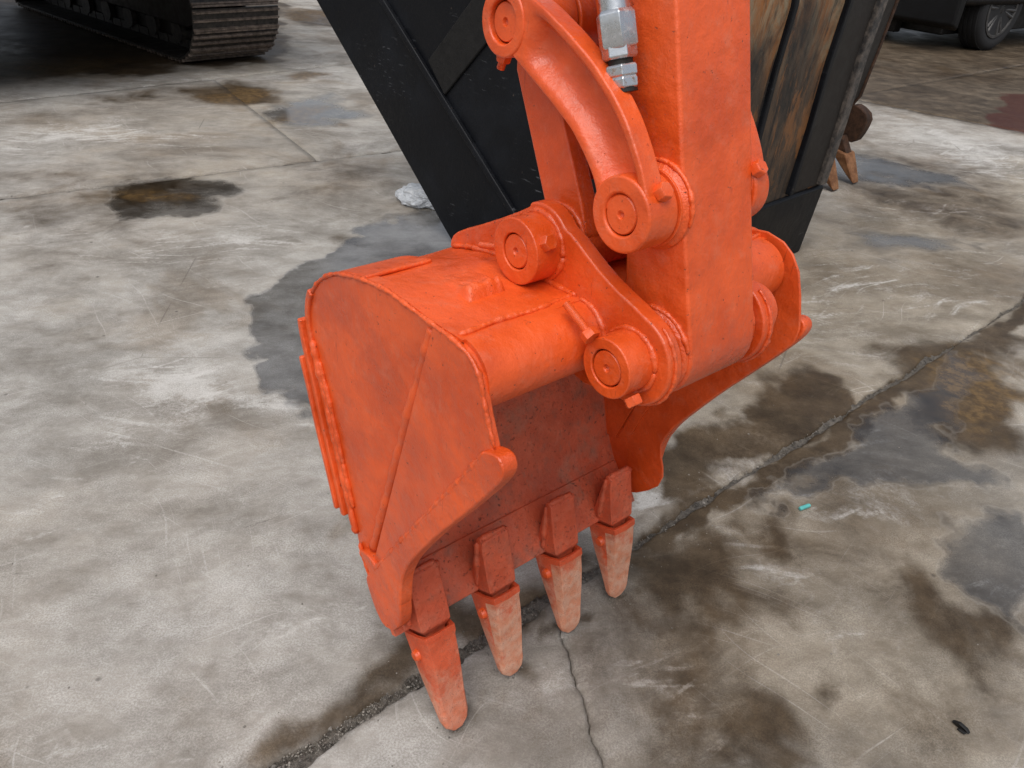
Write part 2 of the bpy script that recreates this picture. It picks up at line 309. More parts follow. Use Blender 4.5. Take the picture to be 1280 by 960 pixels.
# ---------------------------------------------------------------- mesh helpers
class MB:
    def __init__(s): s.v = []; s.f = []; s.mi = []
    def add(s, vs, fs, mi=0):
        o = len(s.v); s.v += [tuple(map(float, q)) for q in vs]; s.f += [tuple(i+o for i in q) for q in fs]; s.mi += [mi]*len(fs)
    def prism(s, poly, v0, v1, mi=0):           # profile in (u,w), extruded along v
        n = len(poly); A = sum(poly[i][0]*poly[(i+1) % n][1]-poly[(i+1) % n][0]*poly[i][1] for i in range(n))
        if A < 0: poly = poly[::-1]
        vs = [(p[0], v0, p[1]) for p in poly] + [(p[0], v1, p[1]) for p in poly]
        fs = [tuple(range(n)), tuple(range(2*n-1, n-1, -1))] + [(i, i+n, (i+1) % n+n, (i+1) % n) for i in range(n)]
        fs = [f for f in fs]
        s.add(vs, fs, mi); return s
    def frame(s, d):
        d = Vector(d).normalized(); x = d.orthogonal().normalized(); return x, d.cross(x), d
    def lathe(s, p0, d, prof, seg=32, mi=0, rot=0.0, x=None):   # prof: (distance along d, radius)
        p0 = Vector(p0); d = Vector(d).normalized()
        x = Vector(x) if x is not None else d.orthogonal().normalized(); x = (x - d*x.dot(d)).normalized(); y = d.cross(x)
        vs = []; fs = []
        for h, r in prof:
            for k in range(seg):
                t = rot + 2*math.pi*k/seg
                vs.append(p0 + d*h + (x*math.cos(t)+y*math.sin(t))*r)
        m = len(prof)
        for j in range(m-1):
            for k in range(seg):
                a, b = j*seg+k, j*seg+(k+1) % seg
                fs.append((a, b, b+seg, a+seg))
        if prof[0][1] > 1e-6: fs.append(tuple(range(seg-1, -1, -1)))
        if prof[-1][1] > 1e-6: fs.append(tuple(range((m-1)*seg, m*seg)))
        s.add(vs, fs, mi); return s
    def cyl(s, p0, p1, r, seg=32, mi=0, rot=0.0, r1=None):
        p0, p1 = Vector(p0), Vector(p1); L = (p1-p0).length
        return s.lathe(p0, p1-p0, [(0, r), (L, r if r1 is None else r1)], seg, mi, rot)
    def ring(s, p0, d, r0, r1, L, seg=36, mi=0):     # annulus extruded along d
        p0 = Vector(p0); x, y, d = s.frame(d); vs = []; fs = []
        for (h, r) in ((0, r0), (0, r1), (L, r1), (L, r0)):
            for k in range(seg):
                t = 2*math.pi*k/seg; vs.append(p0 + d*h + (x*math.cos(t)+y*math.sin(t))*r)
        for j in range(4):
            for k in range(seg):
                a, b = j*seg+k, j*seg+(k+1) % seg; c, e = ((j+1) % 4)*seg+(k+1) % seg, ((j+1) % 4)*seg+k
                fs.append((a, b, c, e))
        s.add(vs, fs, mi); return s
    def box(s, c, size, mi=0, M=None):
        c = Vector(c); hx, hy, hz = (q/2 for q in size)
        vs = [Vector((x, y, z)) for x in (-hx, hx) for y in (-hy, hy) for z in (-hz, hz)]
        if M is not None: vs = [M @ q for q in vs]
        s.add([c+q for q in vs], [(0, 1, 3, 2), (4, 6, 7, 5), (0, 4, 5, 1), (2, 3, 7, 6), (0, 2, 6, 4), (1, 5, 7, 3)], mi); return s
    def tube(s, pts, r, seg=8, mi=0, jit=0.0, closed=False, flat=1.0):
        pts = [Vector(p) for p in pts]; n = len(pts); vs = []; fs = []
        up = None
        for i, p in enumerate(pts):
            d = (pts[min(i+1, n-1)]-pts[max(i-1, 0)]) if not closed else (pts[(i+1) % n]-pts[i-1])
            d.normalize()
            if up is None: up = d.orthogonal().normalized()
            up = (up - d*up.dot(d)).normalized(); y = d.cross(up)
            rr = (r[i] if isinstance(r, (list, tuple)) else r)*(1+jit*random.uniform(-1, 1))
            off = (up*random.uniform(-1, 1)+y*random.uniform(-1, 1))*rr*jit*.35
            for k in range(seg):
                t = 2*math.pi*k/seg; vs.append(p + off + (up*math.cos(t)+y*math.sin(t))*rr*(1+jit*.3*random.uniform(-1, 1)))
        for i in range(n if closed else n-1):
            for k in range(seg):
                a, b = i*seg+k, i*seg+(k+1) % seg; j = (i+1) % n
                fs.append((a, b, j*seg+(k+1) % seg, j*seg+k))
        if not closed: fs += [tuple(range(seg-1, -1, -1)), tuple(range((n-1)*seg, n*seg))]
        s.add(vs, fs, mi); return s
    def loft(s, rings, mi=0, caps=True):
        n = len(rings[0]); vs = [q for r in rings for q in r]; fs = []
        for j in range(len(rings)-1):
            for k in range(n):
                a, b = j*n+k, j*n+(k+1) % n; fs.append((a, b, b+n, a+n))
        if caps: fs += [tuple(range(n-1, -1, -1)), tuple(range((len(rings)-1)*n, len(rings)*n))]
        s.add(vs, fs, mi); return s
    def mesh(s, name, mats):
        me = bpy.data.meshes.new(name); me.from_pydata(s.v, [], s.f)
        for m in mats: me.materials.append(m)
        if len(mats) > 1: me.polygons.foreach_set('material_index', s.mi)
        bm = bmesh.new(); bm.from_mesh(me); bmesh.ops.recalc_face_normals(bm, faces=bm.faces); bm.to_mesh(me); bm.free()
        me.polygons.foreach_set('use_smooth', [True]*len(me.polygons)); me.set_sharp_from_angle(angle=math.radians(38))
        return me
    def build(s, name, mats, parent=None, bevel=0.0, seg=2, ang=35, label=None):
        if not isinstance(mats, (list, tuple)): mats = [mats]
        o = bpy.data.objects.new(name, s.mesh(name, mats)); COL.objects.link(o); o.parent = parent
        if bevel:
            b = o.modifiers.new('bevel', 'BEVEL'); b.width = bevel; b.segments = seg; b.limit_method = 'ANGLE'; b.angle_limit = math.radians(ang); b.harden_normals = True
        if label: o['label'] = label
        return o
def empty(name, M, label, cat, group=None):
    o = bpy.data.objects.new(name, None); COL.objects.link(o); o.empty_display_size = .05
    o.matrix_world = M if isinstance(M, Matrix) else Matrix.Translation(M)
    return tag(o, label, cat, group)
def tag(o, label=None, cat=None, group=None, kind=None):
    if label: o['label'] = label
    if cat: o['category'] = cat
    if group: o['group'] = group
    if kind: o['kind'] = kind
    return o
def resample(p, n):
    P = np.array(p, float); d = np.r_[0, np.cumsum(np.linalg.norm(np.diff(P, axis=0), axis=1))]
    t = np.linspace(0, d[-1], n); return np.stack([np.interp(t, d, P[:, k]) for k in range(P.shape[1])], 1)
def smooth(p, n, it=3):
    P = resample(p, n)
    for _ in range(it): P[1:-1] = (P[:-2]+2*P[1:-1]+P[2:])/4
    return P
def offset(P, d):       # offset an open (u,w) polyline to its left by d
    P = np.array(P, float); T = np.gradient(P, axis=0); T /= np.linalg.norm(T, axis=1)[:, None]
    return P + np.stack([-T[:, 1], T[:, 0]], 1)*d
def weld(name, pts, r, parent, mat=None, n=None, label=None):
    P = np.array(pts, float); L = np.linalg.norm(np.diff(P, axis=0), axis=1).sum()
    P = resample(P, n or max(6, int(L/(r*.55))))
    N = len(P); ph = random.uniform(0, 6)
    rr = [r*.70*(1+.07*math.sin(i*1.9+ph)+.18*math.sin(i*.31+ph*2)+.14*math.sin(i*.83+ph)+random.uniform(-.10, .10)) for i in range(N)]
    rr[0] *= .5; rr[-1] *= .5
    o = MB().tube(P, rr, 10, jit=.06).build(name, mat or ORANGE_ROUGH, parent, label=label)
    o.data.set_sharp_from_angle(angle=math.radians(170)); return o
def chaikin(p, it=2):
    p = [np.array(q, float) for q in p]
    for _ in range(it):
        q = []
        for a, b in zip(p, p[1:]+p[:1]): q += [a*.75+b*.25, a*.25+b*.75]
        p = q
    return [tuple(q) for q in p]
def arc(c, r, a0, a1, n):
    return [(c[0]+r*math.cos(math.radians(a0+(a1-a0)*i/(n-1))), c[1]+r*math.sin(math.radians(a0+(a1-a0)*i/(n-1)))) for i in range(n)]

# ================================================================ THE GROUND
STAINS_AND_SHADE = [
 ('wet_shade', 0.028, 1.0, [(0.325, 1.331), (0.707, 1.669), (1.272, 2.169), (2.111, 2.96), (2.069, 2.821), (1.273, 2.074), (0.718, 1.586), (0.34, 1.256)]),
 ('wet_shade', 0.03, 0.5, [(-0.013, 0.831), (-0.017, 0.817), (-0.03, 0.806), (-0.047, 0.801), (-0.066, 0.803), (-0.08, 0.812), (-0.087, 0.825), (-0.084, 0.84), (-0.071, 0.851), (-0.053, 0.857), (-0.034, 0.855), (-0.019, 0.845)]),  # this and the next three: contact shade painted under the tooth tips
 ('wet_shade', 0.03, 0.62, [(0.078, 0.945), (0.073, 0.93), (0.06, 0.919), (0.042, 0.914), (0.024, 0.916), (0.01, 0.925), (0.005, 0.939), (0.009, 0.953), (0.022, 0.965), (0.04, 0.971), (0.059, 0.969), (0.073, 0.959)]),
 ('wet_shade', 0.03, 0.72, [(0.206, 1.058), (0.2, 1.041), (0.184, 1.028), (0.163, 1.022), (0.142, 1.024), (0.127, 1.034), (0.121, 1.05), (0.127, 1.067), (0.143, 1.08), (0.165, 1.087), (0.186, 1.084), (0.201, 1.074)]),
 ('wet_shade', 0.03, 0.68, [(0.308, 1.159), (0.301, 1.143), (0.286, 1.13), (0.267, 1.124), (0.249, 1.126), (0.236, 1.136), (0.232, 1.151), (0.238, 1.168), (0.253, 1.181), (0.272, 1.187), (0.291, 1.185), (0.304, 1.174)]),
 ('brown', 0.35, 0.95, [(0.138, 1.348), (0.41, 1.557), (0.623, 2.36), (1.042, 3.055), (1.743, 4.154), (3.584, 5.419), (0.985, 0.767), (0.13, 0.702), (0.074, 0.843)]),
 ('brown', 0.5, 0.4, [(-3.171, 4.636), (-1.518, 6.43), (-0.347, 3.337), (-0.61, 2.996), (-1.262, 3.243), (-1.674, 2.785), (-2.012, 2.718)]),
 ('brown', 0.25, 0.45, [(-1.887, 2.512), (-1.535, 2.505), (-1.242, 2.07), (-1.401, 1.946), (-1.588, 2.017)]),
 ('brown', 0.3, 0.35, [(-1.267, 1.485), (-1.021, 1.516), (-0.874, 1.292), (-0.929, 1.09), (-1.023, 1.08)]),
 ('brown', 0.5, 0.9, [(-8.972, 12.323), (-5.035, 17.131), (-1.876, 6.127), (-3.807, 4.863)]),
 ('film', 0.03, 1.0, [(-0.349, 3.357), (-0.602, 3.135), (-0.792, 2.793), (-0.894, 2.55), (-0.916, 2.35), (-0.887, 2.18), (-0.861, 2.027), (-0.758, 1.9), (-0.6, 1.761), (-0.523, 1.724), (-0.286, 1.922), (-0.072, 2.367), (-0.054, 3.297)]),
 ('film', 0.05, 0.8, [(-0.721, 3.046), (-0.571, 3.372), (-0.356, 3.419), (-0.249, 3.068), (-0.602, 2.954)]),
 ('film', 0.05, 1.0, [(1.351, 1.494), (1.197, 1.469), (1.098, 1.424), (1.056, 1.366), (1.052, 1.301), (1.062, 1.242), (1.079, 1.187), (1.165, 1.12)]),
 ('film', 0.04, 0.95, [(0.587, 1.508), (0.69, 1.599), (0.855, 1.73), (1.079, 1.955), (1.24, 2.088), (1.524, 2.384), (1.505, 2.222), (1.288, 1.961), (1.267, 1.78), (1.328, 1.65), (1.163, 1.618), (1.046, 1.648), (0.923, 1.667), (0.804, 1.629), (0.652, 1.528)]),
 ('film', 0.14, 0.75, [(1.539, 3.423), (1.708, 3.578), (1.975, 3.665), (2.197, 3.553), (2.19, 3.313), (1.833, 3.159), (1.579, 3.225)]),
 ('film', 0.14, 0.85, [(-1.052, 5.105), (-1.052, 4.894), (-1.129, 4.726), (-1.257, 4.637), (-1.407, 4.643), (-1.546, 4.743), (-1.64, 4.919), (-1.662, 5.132), (-1.597, 5.325), (-1.459, 5.438), (-1.287, 5.43), (-1.136, 5.304)]),
 ('film', 0.12, 0.75, [(1.87, 5.558), (2.023, 5.003), (2.505, 4.702), (2.461, 4.39), (2.069, 4.442), (1.719, 4.507), (1.588, 4.714)]),
 ('film', 0.05, 0.8, [(-1.91, 3.485), (-1.542, 3.611), (-1.33, 3.445), (-1.404, 3.063), (-1.671, 2.979), (-1.876, 3.088)]),
 ('wet_shade', 0.05, 1.0, [(0.335, 1.426), (0.379, 1.553), (0.501, 1.741), (0.619, 1.894), (0.817, 2.124), (0.946, 2.218), (1.049, 2.085), (1.043, 2.016), (0.83, 1.801), (0.706, 1.665), (0.603, 1.586), (0.483, 1.496), (0.398, 1.456)]),
 ('wet_shade', 0.1, 1.0, [(1.994, 2.573), (1.659, 2.433), (1.404, 2.233), (1.291, 2.027), (1.268, 1.807), (1.55, 1.778)]),
 ('wet_shade', 0.1, 1.0, [(-5.287, 7.418), (-3.888, 5.29), (-3.538, 5.425), (-3.158, 5.431), (-2.838, 5.694), (-2.72, 5.86), (-2.753, 6.035), (-2.852, 6.126), (-2.623, 6.087), (-2.045, 6.492), (-2.117, 6.87), (-3.593, 11.724), (-7.554, 14.055)]),
 ('wet_shade', 0.2, 0.9, [(-1.85, 3.196), (-1.855, 3.369), (-1.725, 3.493), (-1.535, 3.491), (-1.438, 3.353), (-1.499, 3.17), (-1.633, 3.043), (-1.767, 3.053)]),
 ('wet_shade', 0.12, 0.8, [(-2.278, 5.355), (-2.11, 5.739), (-1.765, 5.643), (-1.66, 5.225), (-1.898, 4.965), (-2.109, 4.985)]),
 ('wet_shade', 0.12, 0.6, [(-2.81, 4.863), (-2.628, 5.232), (-2.302, 5.347), (-2.169, 5.01), (-2.506, 4.748), (-2.685, 4.669)]),
 ('wet_shade', 0.15, 0.75, [(-2.846, 9.35), (-2.203, 9.887), (-1.762, 8.222), (-2.212, 8.43), (-2.523, 8.38)]),
 ('rust', 0.1, 0.9, [(-1.161, 5.006), (-1.166, 4.9), (-1.221, 4.809), (-1.311, 4.755), (-1.413, 4.751), (-1.501, 4.797), (-1.554, 4.883), (-1.556, 4.988), (-1.504, 5.085), (-1.411, 5.145), (-1.302, 5.15), (-1.21, 5.098)]),
 ('rust', 0.1, 0.9, [(-1.731, 5.395), (-1.723, 5.251), (-1.778, 5.13), (-1.879, 5.06), (-2.002, 5.056), (-2.116, 5.119), (-2.194, 5.235), (-2.214, 5.378), (-2.166, 5.509), (-2.06, 5.591), (-1.926, 5.595), (-1.805, 5.522)]),
 ('rust', 0.08, 0.8, [(-1.56, 6.032), (-1.561, 5.943), (-1.601, 5.864), (-1.67, 5.816), (-1.75, 5.809), (-1.82, 5.846), (-1.863, 5.918), (-1.867, 6.007), (-1.829, 6.089), (-1.758, 6.141), (-1.674, 6.148), (-1.601, 6.108)]),
 ('rust', 0.1, 0.9, [(1.804, 2.096), (1.714, 1.985), (1.602, 1.903), (1.493, 1.866), (1.412, 1.879), (1.376, 1.941), (1.397, 2.041), (1.475, 2.156), (1.594, 2.255), (1.721, 2.305), (1.813, 2.287), (1.843, 2.208)]),
 ('rust', 0.08, 0.8, [(-1.43, 3.311), (-1.43, 3.237), (-1.483, 3.173), (-1.571, 3.134), (-1.673, 3.131), (-1.765, 3.163), (-1.822, 3.223), (-1.828, 3.297), (-1.78, 3.365), (-1.688, 3.408), (-1.579, 3.412), (-1.483, 3.376)]),
 ('rust', 0.12, 0.8, [(-2.183, 9.186), (-2.157, 8.878), (-2.219, 8.621), (-2.346, 8.474), (-2.507, 8.466), (-2.665, 8.598), (-2.783, 8.844), (-2.828, 9.15), (-2.781, 9.436), (-2.648, 9.616), (-2.467, 9.626), (-2.295, 9.464)]),
 ('rust', 0.15, 0.6, [(-2.619, 6.155), (-2.636, 5.955), (-2.808, 5.754), (-3.078, 5.602), (-3.378, 5.532), (-3.638, 5.558), (-3.799, 5.675), (-3.815, 5.858), (-3.672, 6.066), (-3.397, 6.241), (-3.063, 6.327), (-2.774, 6.294)]),
 ('red', 0.08, 1.0, [(4.165, 7.359), (4.695, 7.816), (4.652, 7.205), (3.784, 5.675), (3.472, 6.149)]),
 ('wet_shade', 0.07, 0.78, [(0.29, 1.248), (0.38, 1.321), (0.479, 1.353), (0.518, 1.309), (0.559, 1.204), (0.57, 1.138), (0.459, 1.045), (0.372, 1.008), (0.298, 1.06)]),
 ('wet_shade', 0.07, 0.78, [(0.331, 0.932), (0.423, 1.022), (0.484, 1.009), (0.537, 0.967), (0.59, 0.878), (0.613, 0.767), (0.535, 0.733), (0.317, 0.717), (0.318, 0.832)]),
 ('wet_shade', 0.06, 0.72, [(0.945, 1.242), (1.031, 1.275), (1.079, 1.187), (1.159, 1.109), (1.098, 0.998), (0.975, 1.005), (0.936, 1.099)]),
 ('wet_shade', 0.05, 0.75, [(0.589, 1.52), (0.657, 1.462), (0.7, 1.437), (0.719, 1.33), (0.623, 1.32), (0.593, 1.398)]),
 ('wet_shade', 0.05, 0.7, [(0.63, 0.966), (0.691, 0.963), (0.683, 0.894), (0.64, 0.898)]),
 ('wet_shade', 0.05, 0.75, [(0.31, 1.367), (0.434, 1.437), (0.546, 1.509), (0.575, 1.453), (0.437, 1.327), (0.314, 1.215), (0.239, 1.161)]),
 ('wet_shade', 0.07, 0.85, [(-0.102, 1.128), (0.119, 1.268), (0.264, 1.258), (0.169, 1.11), (-0.021, 0.954), (-0.108, 0.911), (-0.228, 0.773), (-0.322, 0.668), (-0.394, 0.689), (-0.302, 0.844), (-0.182, 0.996)]),  # damp along the joint, darkened further as contact shade below the teeth
 ('wet_shade', 0.2, 0.5, [(2.307, 5.078), (3.013, 4.747), (2.651, 3.749), (2.07, 3.528), (1.697, 4.014), (1.695, 4.28)]),
 ('wet_shade', 0.2, 0.5, [(-2.467, 3.471), (-2.105, 3.498), (-1.864, 2.966), (-2.104, 2.87)]),
 ('wet_shade', 0.06, 0.45, [(-0.706, 2.977), (-0.447, 3.028), (-0.288, 2.808), (-0.58, 2.679)]),
 ('wet_shade', 0.18, 0.62, [(0.303, 1.287), (0.524, 1.39), (0.593, 1.196), (0.622, 0.993), (0.627, 0.768), (0.236, 0.71), (0.224, 0.922)]),
 ('wet_shade', 0.2, 0.5, [(0.612, 1.011), (0.787, 0.971), (1.021, 1.066), (1.094, 0.962), (0.985, 0.767), (0.59, 0.737)]),
 ('wet_shade', 0.25, 0.52, [(0.657, 1.462), (0.995, 1.625), (1.145, 1.577), (0.975, 1.188), (0.811, 1.217), (0.692, 1.302)]),
 ('wet_shade', 0.3, 0.5, [(-2.012, 2.718), (-1.614, 2.491), (-1.451, 2.038), (-1.56, 1.971)]),
 ('wet_shade', 0.3, 0.48, [(-1.101, 4.019), (-0.671, 3.985), (-0.535, 3.629), (-0.924, 3.316), (-1.193, 3.364)]),
 ('wet_shade', 0.2, 0.5, [(-0.116, 0.86), (-0.076, 0.897), (0.043, 0.907), (0.133, 0.968), (0.161, 0.85), (0.063, 0.752), (-0.086, 0.74)]),
 ('white', 0.25, 0.8, [(-2.012, 2.935), (-1.64, 2.985), (-1.103, 3.078), (-0.833, 2.952), (-1.065, 2.664), (-1.497, 2.675), (-1.844, 2.751)]),
 ('white', 0.2, 0.75, [(-2.839, 4.087), (-2.504, 4.451), (-1.83, 4.379), (-1.561, 4.123), (-2.106, 3.901), (-2.641, 3.758)]),
 ('white', 0.15, 0.8, [(-1.426, 1.991), (-1.171, 2.081), (-0.96, 1.872), (-1.181, 1.797), (-1.396, 1.854)]),
 ('white', 0.1, 1.0, [(-1.162, 1.758), (-0.947, 1.838), (-0.792, 1.86), (-0.603, 1.772), (-0.511, 1.632), (-0.639, 1.598), (-0.84, 1.626), (-0.986, 1.572), (-1.086, 1.65)]),
 ('white', 0.03, 0.95, [(-0.513, 0.962), (-0.374, 1.065), (-0.303, 1.119), (-0.289, 1.098), (-0.352, 1.044), (-0.443, 0.972), (-0.492, 0.934)]),
 ('white', 0.04, 0.9, [(-0.5, 0.926), (-0.415, 0.984), (-0.309, 1.071), (-0.301, 1.061), (-0.397, 0.976), (-0.482, 0.915)]),
 ('white', 0.05, 0.8, [(-0.575, 0.745), (-0.52, 0.776), (-0.363, 0.762), (-0.302, 0.789), (-0.267, 0.762), (-0.357, 0.699), (-0.543, 0.671)]),
 ('white', 0.05, 0.75, [(-0.808, 0.726), (-0.742, 0.776), (-0.647, 0.724), (-0.689, 0.68), (-0.776, 0.673)]),
 ('white', 0.02, 0.8, [(-0.487, 0.746), (-0.475, 0.724), (-0.47, 0.709), (-0.475, 0.708), (-0.486, 0.72), (-0.501, 0.742), (-0.513, 0.764), (-0.518, 0.78), (-0.514, 0.781), (-0.501, 0.768)]),
 ('white', 0.02, 0.8, [(-0.461, 0.757), (-0.448, 0.736), (-0.443, 0.722), (-0.447, 0.72), (-0.459, 0.731), (-0.474, 0.75), (-0.487, 0.771), (-0.492, 0.786), (-0.488, 0.788), (-0.476, 0.776)]),
 ('white', 0.02, 0.8, [(-0.396, 0.747), (-0.385, 0.724), (-0.382, 0.71), (-0.387, 0.708), (-0.399, 0.72), (-0.412, 0.741), (-0.423, 0.764), (-0.427, 0.78), (-0.421, 0.782), (-0.409, 0.769)]),
 ('white', 0.02, 0.8, [(-0.297, 0.847), (-0.29, 0.829), (-0.288, 0.817), (-0.293, 0.815), (-0.302, 0.824), (-0.312, 0.841), (-0.32, 0.859), (-0.321, 0.872), (-0.317, 0.874), (-0.307, 0.864)]),
 ('white', 0.02, 0.7, [(-0.364, 0.762), (-0.366, 0.746), (-0.369, 0.737), (-0.374, 0.739), (-0.377, 0.749), (-0.378, 0.766), (-0.376, 0.782), (-0.372, 0.792), (-0.368, 0.79), (-0.365, 0.779)]),
 ('white', 0.06, 0.95, [(0.833, 1.452), (0.943, 1.539), (1.042, 1.528), (0.96, 1.423), (0.86, 1.358), (0.795, 1.365)]),
 ('white', 0.06, 0.9, [(0.657, 1.125), (0.751, 1.144), (0.827, 1.12), (0.821, 1.058), (0.722, 1.055), (0.662, 1.074)]),
 ('white', 0.1, 0.7, [(0.49, 1.414), (0.535, 1.448), (0.629, 1.347), (0.678, 1.251), (0.567, 1.24), (0.485, 1.281)]),
 ('white', 0.06, 0.8, [(0.764, 1.638), (0.895, 1.647), (0.906, 1.615), (0.676, 1.54)]),
 ('white', 0.06, 0.85, [(0.253, 0.908), (0.331, 0.932), (0.408, 0.855), (0.375, 0.829), (0.276, 0.836)]),
 ('white', 0.05, 0.6, [(0.057, 0.925), (0.197, 0.992), (0.251, 0.891), (0.203, 0.823), (0.074, 0.828)]),
 ('white', 0.02, 0.9, [(0.286, 1.207), (0.31, 1.179), (0.334, 1.159), (0.316, 1.151), (0.288, 1.17)]),
 ('white', 0.02, 0.8, [(0.443, 1.302), (0.483, 1.268), (0.503, 1.234), (0.461, 1.249)]),
 ('white', 0.3, 0.75, [(2.697, 6.29), (3.102, 5.807), (3.393, 5.368), (3.084, 4.61), (2.461, 4.39), (2.364, 5.094)]),
 ('white', 0.3, 0.7, [(1.173, 3.038), (1.431, 3.003), (1.889, 3.127), (2.146, 3.091), (1.672, 2.648), (1.349, 2.596), (1.107, 2.688)]),
 ('white', 0.15, 0.6, [(1.838, 4.176), (2.567, 4.144), (2.582, 3.846), (2.088, 3.743)]),
 ('white', 0.1, 0.8, [(1.196, 1.341), (1.257, 1.373), (1.3, 1.364), (1.235, 1.247), (1.185, 1.254)]),
 ('white', 0.02, 0.9, [(0.12, 1.507), (0.405, 1.518), (0.482, 1.487), (0.335, 1.426), (0.295, 1.422), (0.322, 1.499)]),
 ('white', 0.03, 0.8, [(0.187, 1.395), (0.276, 1.419), (0.315, 1.424), (0.174, 1.274), (0.137, 1.27)]),
 ('white', 0.25, 0.6, [(-2.901, 5.584), (-2.511, 5.88), (-2.0, 6.338), (-1.629, 6.925), (-1.483, 6.279), (-2.316, 5.525), (-2.739, 5.242)]),
 ('white', 0.2, 0.7, [(-1.097, 1.506), (-1.143, 1.375), (-1.133, 1.263), (-1.118, 1.238), (-1.102, 1.336), (-1.062, 1.478)]),
 ('white', 0.02, 0.7, [(-1.141, 1.276), (-1.0, 1.356), (-0.978, 1.35), (-1.124, 1.248)]),
 ('white', 0.02, 0.7, [(-0.958, 1.225), (-0.922, 1.314), (-0.907, 1.302), (-0.939, 1.212)]),
 ('white', 0.03, 0.7, [(-0.716, 1.588), (-0.633, 1.514), (-0.614, 1.5), (-0.683, 1.571)]),
 ('white', 0.03, 0.6, [(-0.478, 1.393), (-0.398, 1.317), (-0.387, 1.302), (-0.463, 1.371)]),
 ('wet_shade', 0.25, 1.0, [(2.671, 6.669), (3.637, 5.939), (3.841, 5.775), (8.0, 9.0), (20.0, 14.0), (20.0, 40.0), (4.0, 24.0), (2.4, 14.0)]),
]

def vnoise1(x, seed):
    r = np.random.default_rng(seed).uniform(-1, 1, 4096); i = np.floor(x).astype(int); f = x-i; f = f*f*(3-2*f)
    return r[i % 4096]*(1-f)+r[(i+1) % 4096]*f
def rough1(x, seed): return vnoise1(x*6, seed)*.5+vnoise1(x*19, seed+1)*.3+vnoise1(x*60, seed+2)*.2+vnoise1(x*170, seed+3)*.12
def fbm2(P, freq, seed, octv=4):
    out = np.zeros(len(P)); amp = 1.0
    for o in range(octv):
        T = np.random.default_rng(seed+o).uniform(-1, 1, (256, 256)); q = P*freq; i = np.floor(q).astype(int); f = q-i; f = f*f*(3-2*f)
        a, b = i[:, 0] % 256, i[:, 1] % 256; a1, b1 = (a+1) % 256, (b+1) % 256
        out += amp*((T[a, b]*(1-f[:, 0])+T[a1, b]*f[:, 0])*(1-f[:, 1])+(T[a, b1]*(1-f[:, 0])+T[a1, b1]*f[:, 0])*f[:, 1])
        amp *= .55; freq *= 2.1
    return out
def stain_shade_attr(P):
    out = {k: np.zeros(len(P)) for k in ('wet_shade', 'film', 'white', 'rust', 'red', 'brown')}
    for kind, soft, amp, poly in STAINS_AND_SHADE:
        poly = np.array(poly); m = soft*2.2
        ix = np.where((P[:, 0] > poly[:, 0].min()-m) & (P[:, 0] < poly[:, 0].max()+m) & (P[:, 1] > poly[:, 1].min()-m) & (P[:, 1] < poly[:, 1].max()+m))[0]
        if not len(ix): continue
        wf = .30/max(soft, .03); wa = min(1.3*soft, .14)
        q = P[ix]; q = q + np.stack([fbm2(q, wf, 900), fbm2(q, wf, 940)], 1)*wa
        d = np.full(len(q), 1e9); ins = np.zeros(len(q), bool)
        for a, b in zip(poly, np.roll(poly, -1, 0)):
            e = b-a; w = q-a; tt = np.clip((w@e)/max(e@e, 1e-9), 0, 1)
            d = np.minimum(d, np.hypot(*(w-tt[:, None]*e).T))
            c = (a[1] > q[:, 1]) != (b[1] > q[:, 1])
            with np.errstate(divide='ignore', invalid='ignore'):
                xs = (b[0]-a[0])*(q[:, 1]-a[1])/(b[1]-a[1])+a[0]
            ins ^= c & (q[:, 0] < xs)
        sdf = np.where(ins, d, -d)
        out[kind][ix] = np.maximum(out[kind][ix], np.clip(.5+sdf/(2*soft), 0, 1)*amp)
    return out
FOC = np.array([0.1, 1.0])
def params(a0, a1, b0, b1):
    # graded parameters along a side, dense near the bucket
    t = np.linspace(0, 1, 4000); best = np.minimum(*[np.linalg.norm(p0+(p1-p0)*t[:, None]-FOC, axis=1) for p0, p1 in ((a0, a1), (b0, b1), ((a0+b0)/2, (a1+b1)/2))][0:2])
    mid = np.linalg.norm((a0+b0)/2+((a1+b1)/2-(a0+b0)/2)*t[:, None]-FOC, axis=1); best = np.minimum(best, mid)
    L = max(np.linalg.norm(a1-a0), np.linalg.norm(b1-b0)); step = .006+.011*best
    cum = np.r_[0, np.cumsum(L/3999/((step[1:]+step[:-1])/2))]; n = max(4, int(cum[-1])); return np.interp(np.linspace(0, cum[-1], n), cum, t)
ground = bpy.data.objects.new('ground', None)
def ground_mesh(name, V, faces, parent, kind=None):
    me = bpy.data.meshes.new(name); me.vertices.add(len(V)); me.vertices.foreach_set('co', V.ravel())
    me.loops.add(len(faces)*4); me.polygons.add(len(faces)); me.loops.foreach_set('vertex_index', faces.ravel().astype(np.int32))
    me.polygons.foreach_set('loop_start', np.arange(0, len(faces)*4, 4, dtype=np.int32))
    me.polygons.foreach_set('use_smooth', np.ones(len(faces), bool)); me.update(calc_edges=True)
    for k, val in stain_shade_attr(V[:, :2]).items():
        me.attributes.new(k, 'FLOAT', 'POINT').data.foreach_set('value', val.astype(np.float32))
    me.materials.append(CONCRETE)
    o = bpy.data.objects.new(name, me); COL.objects.link(o); o.parent = parent
    if kind: o['kind'] = kind
    return o
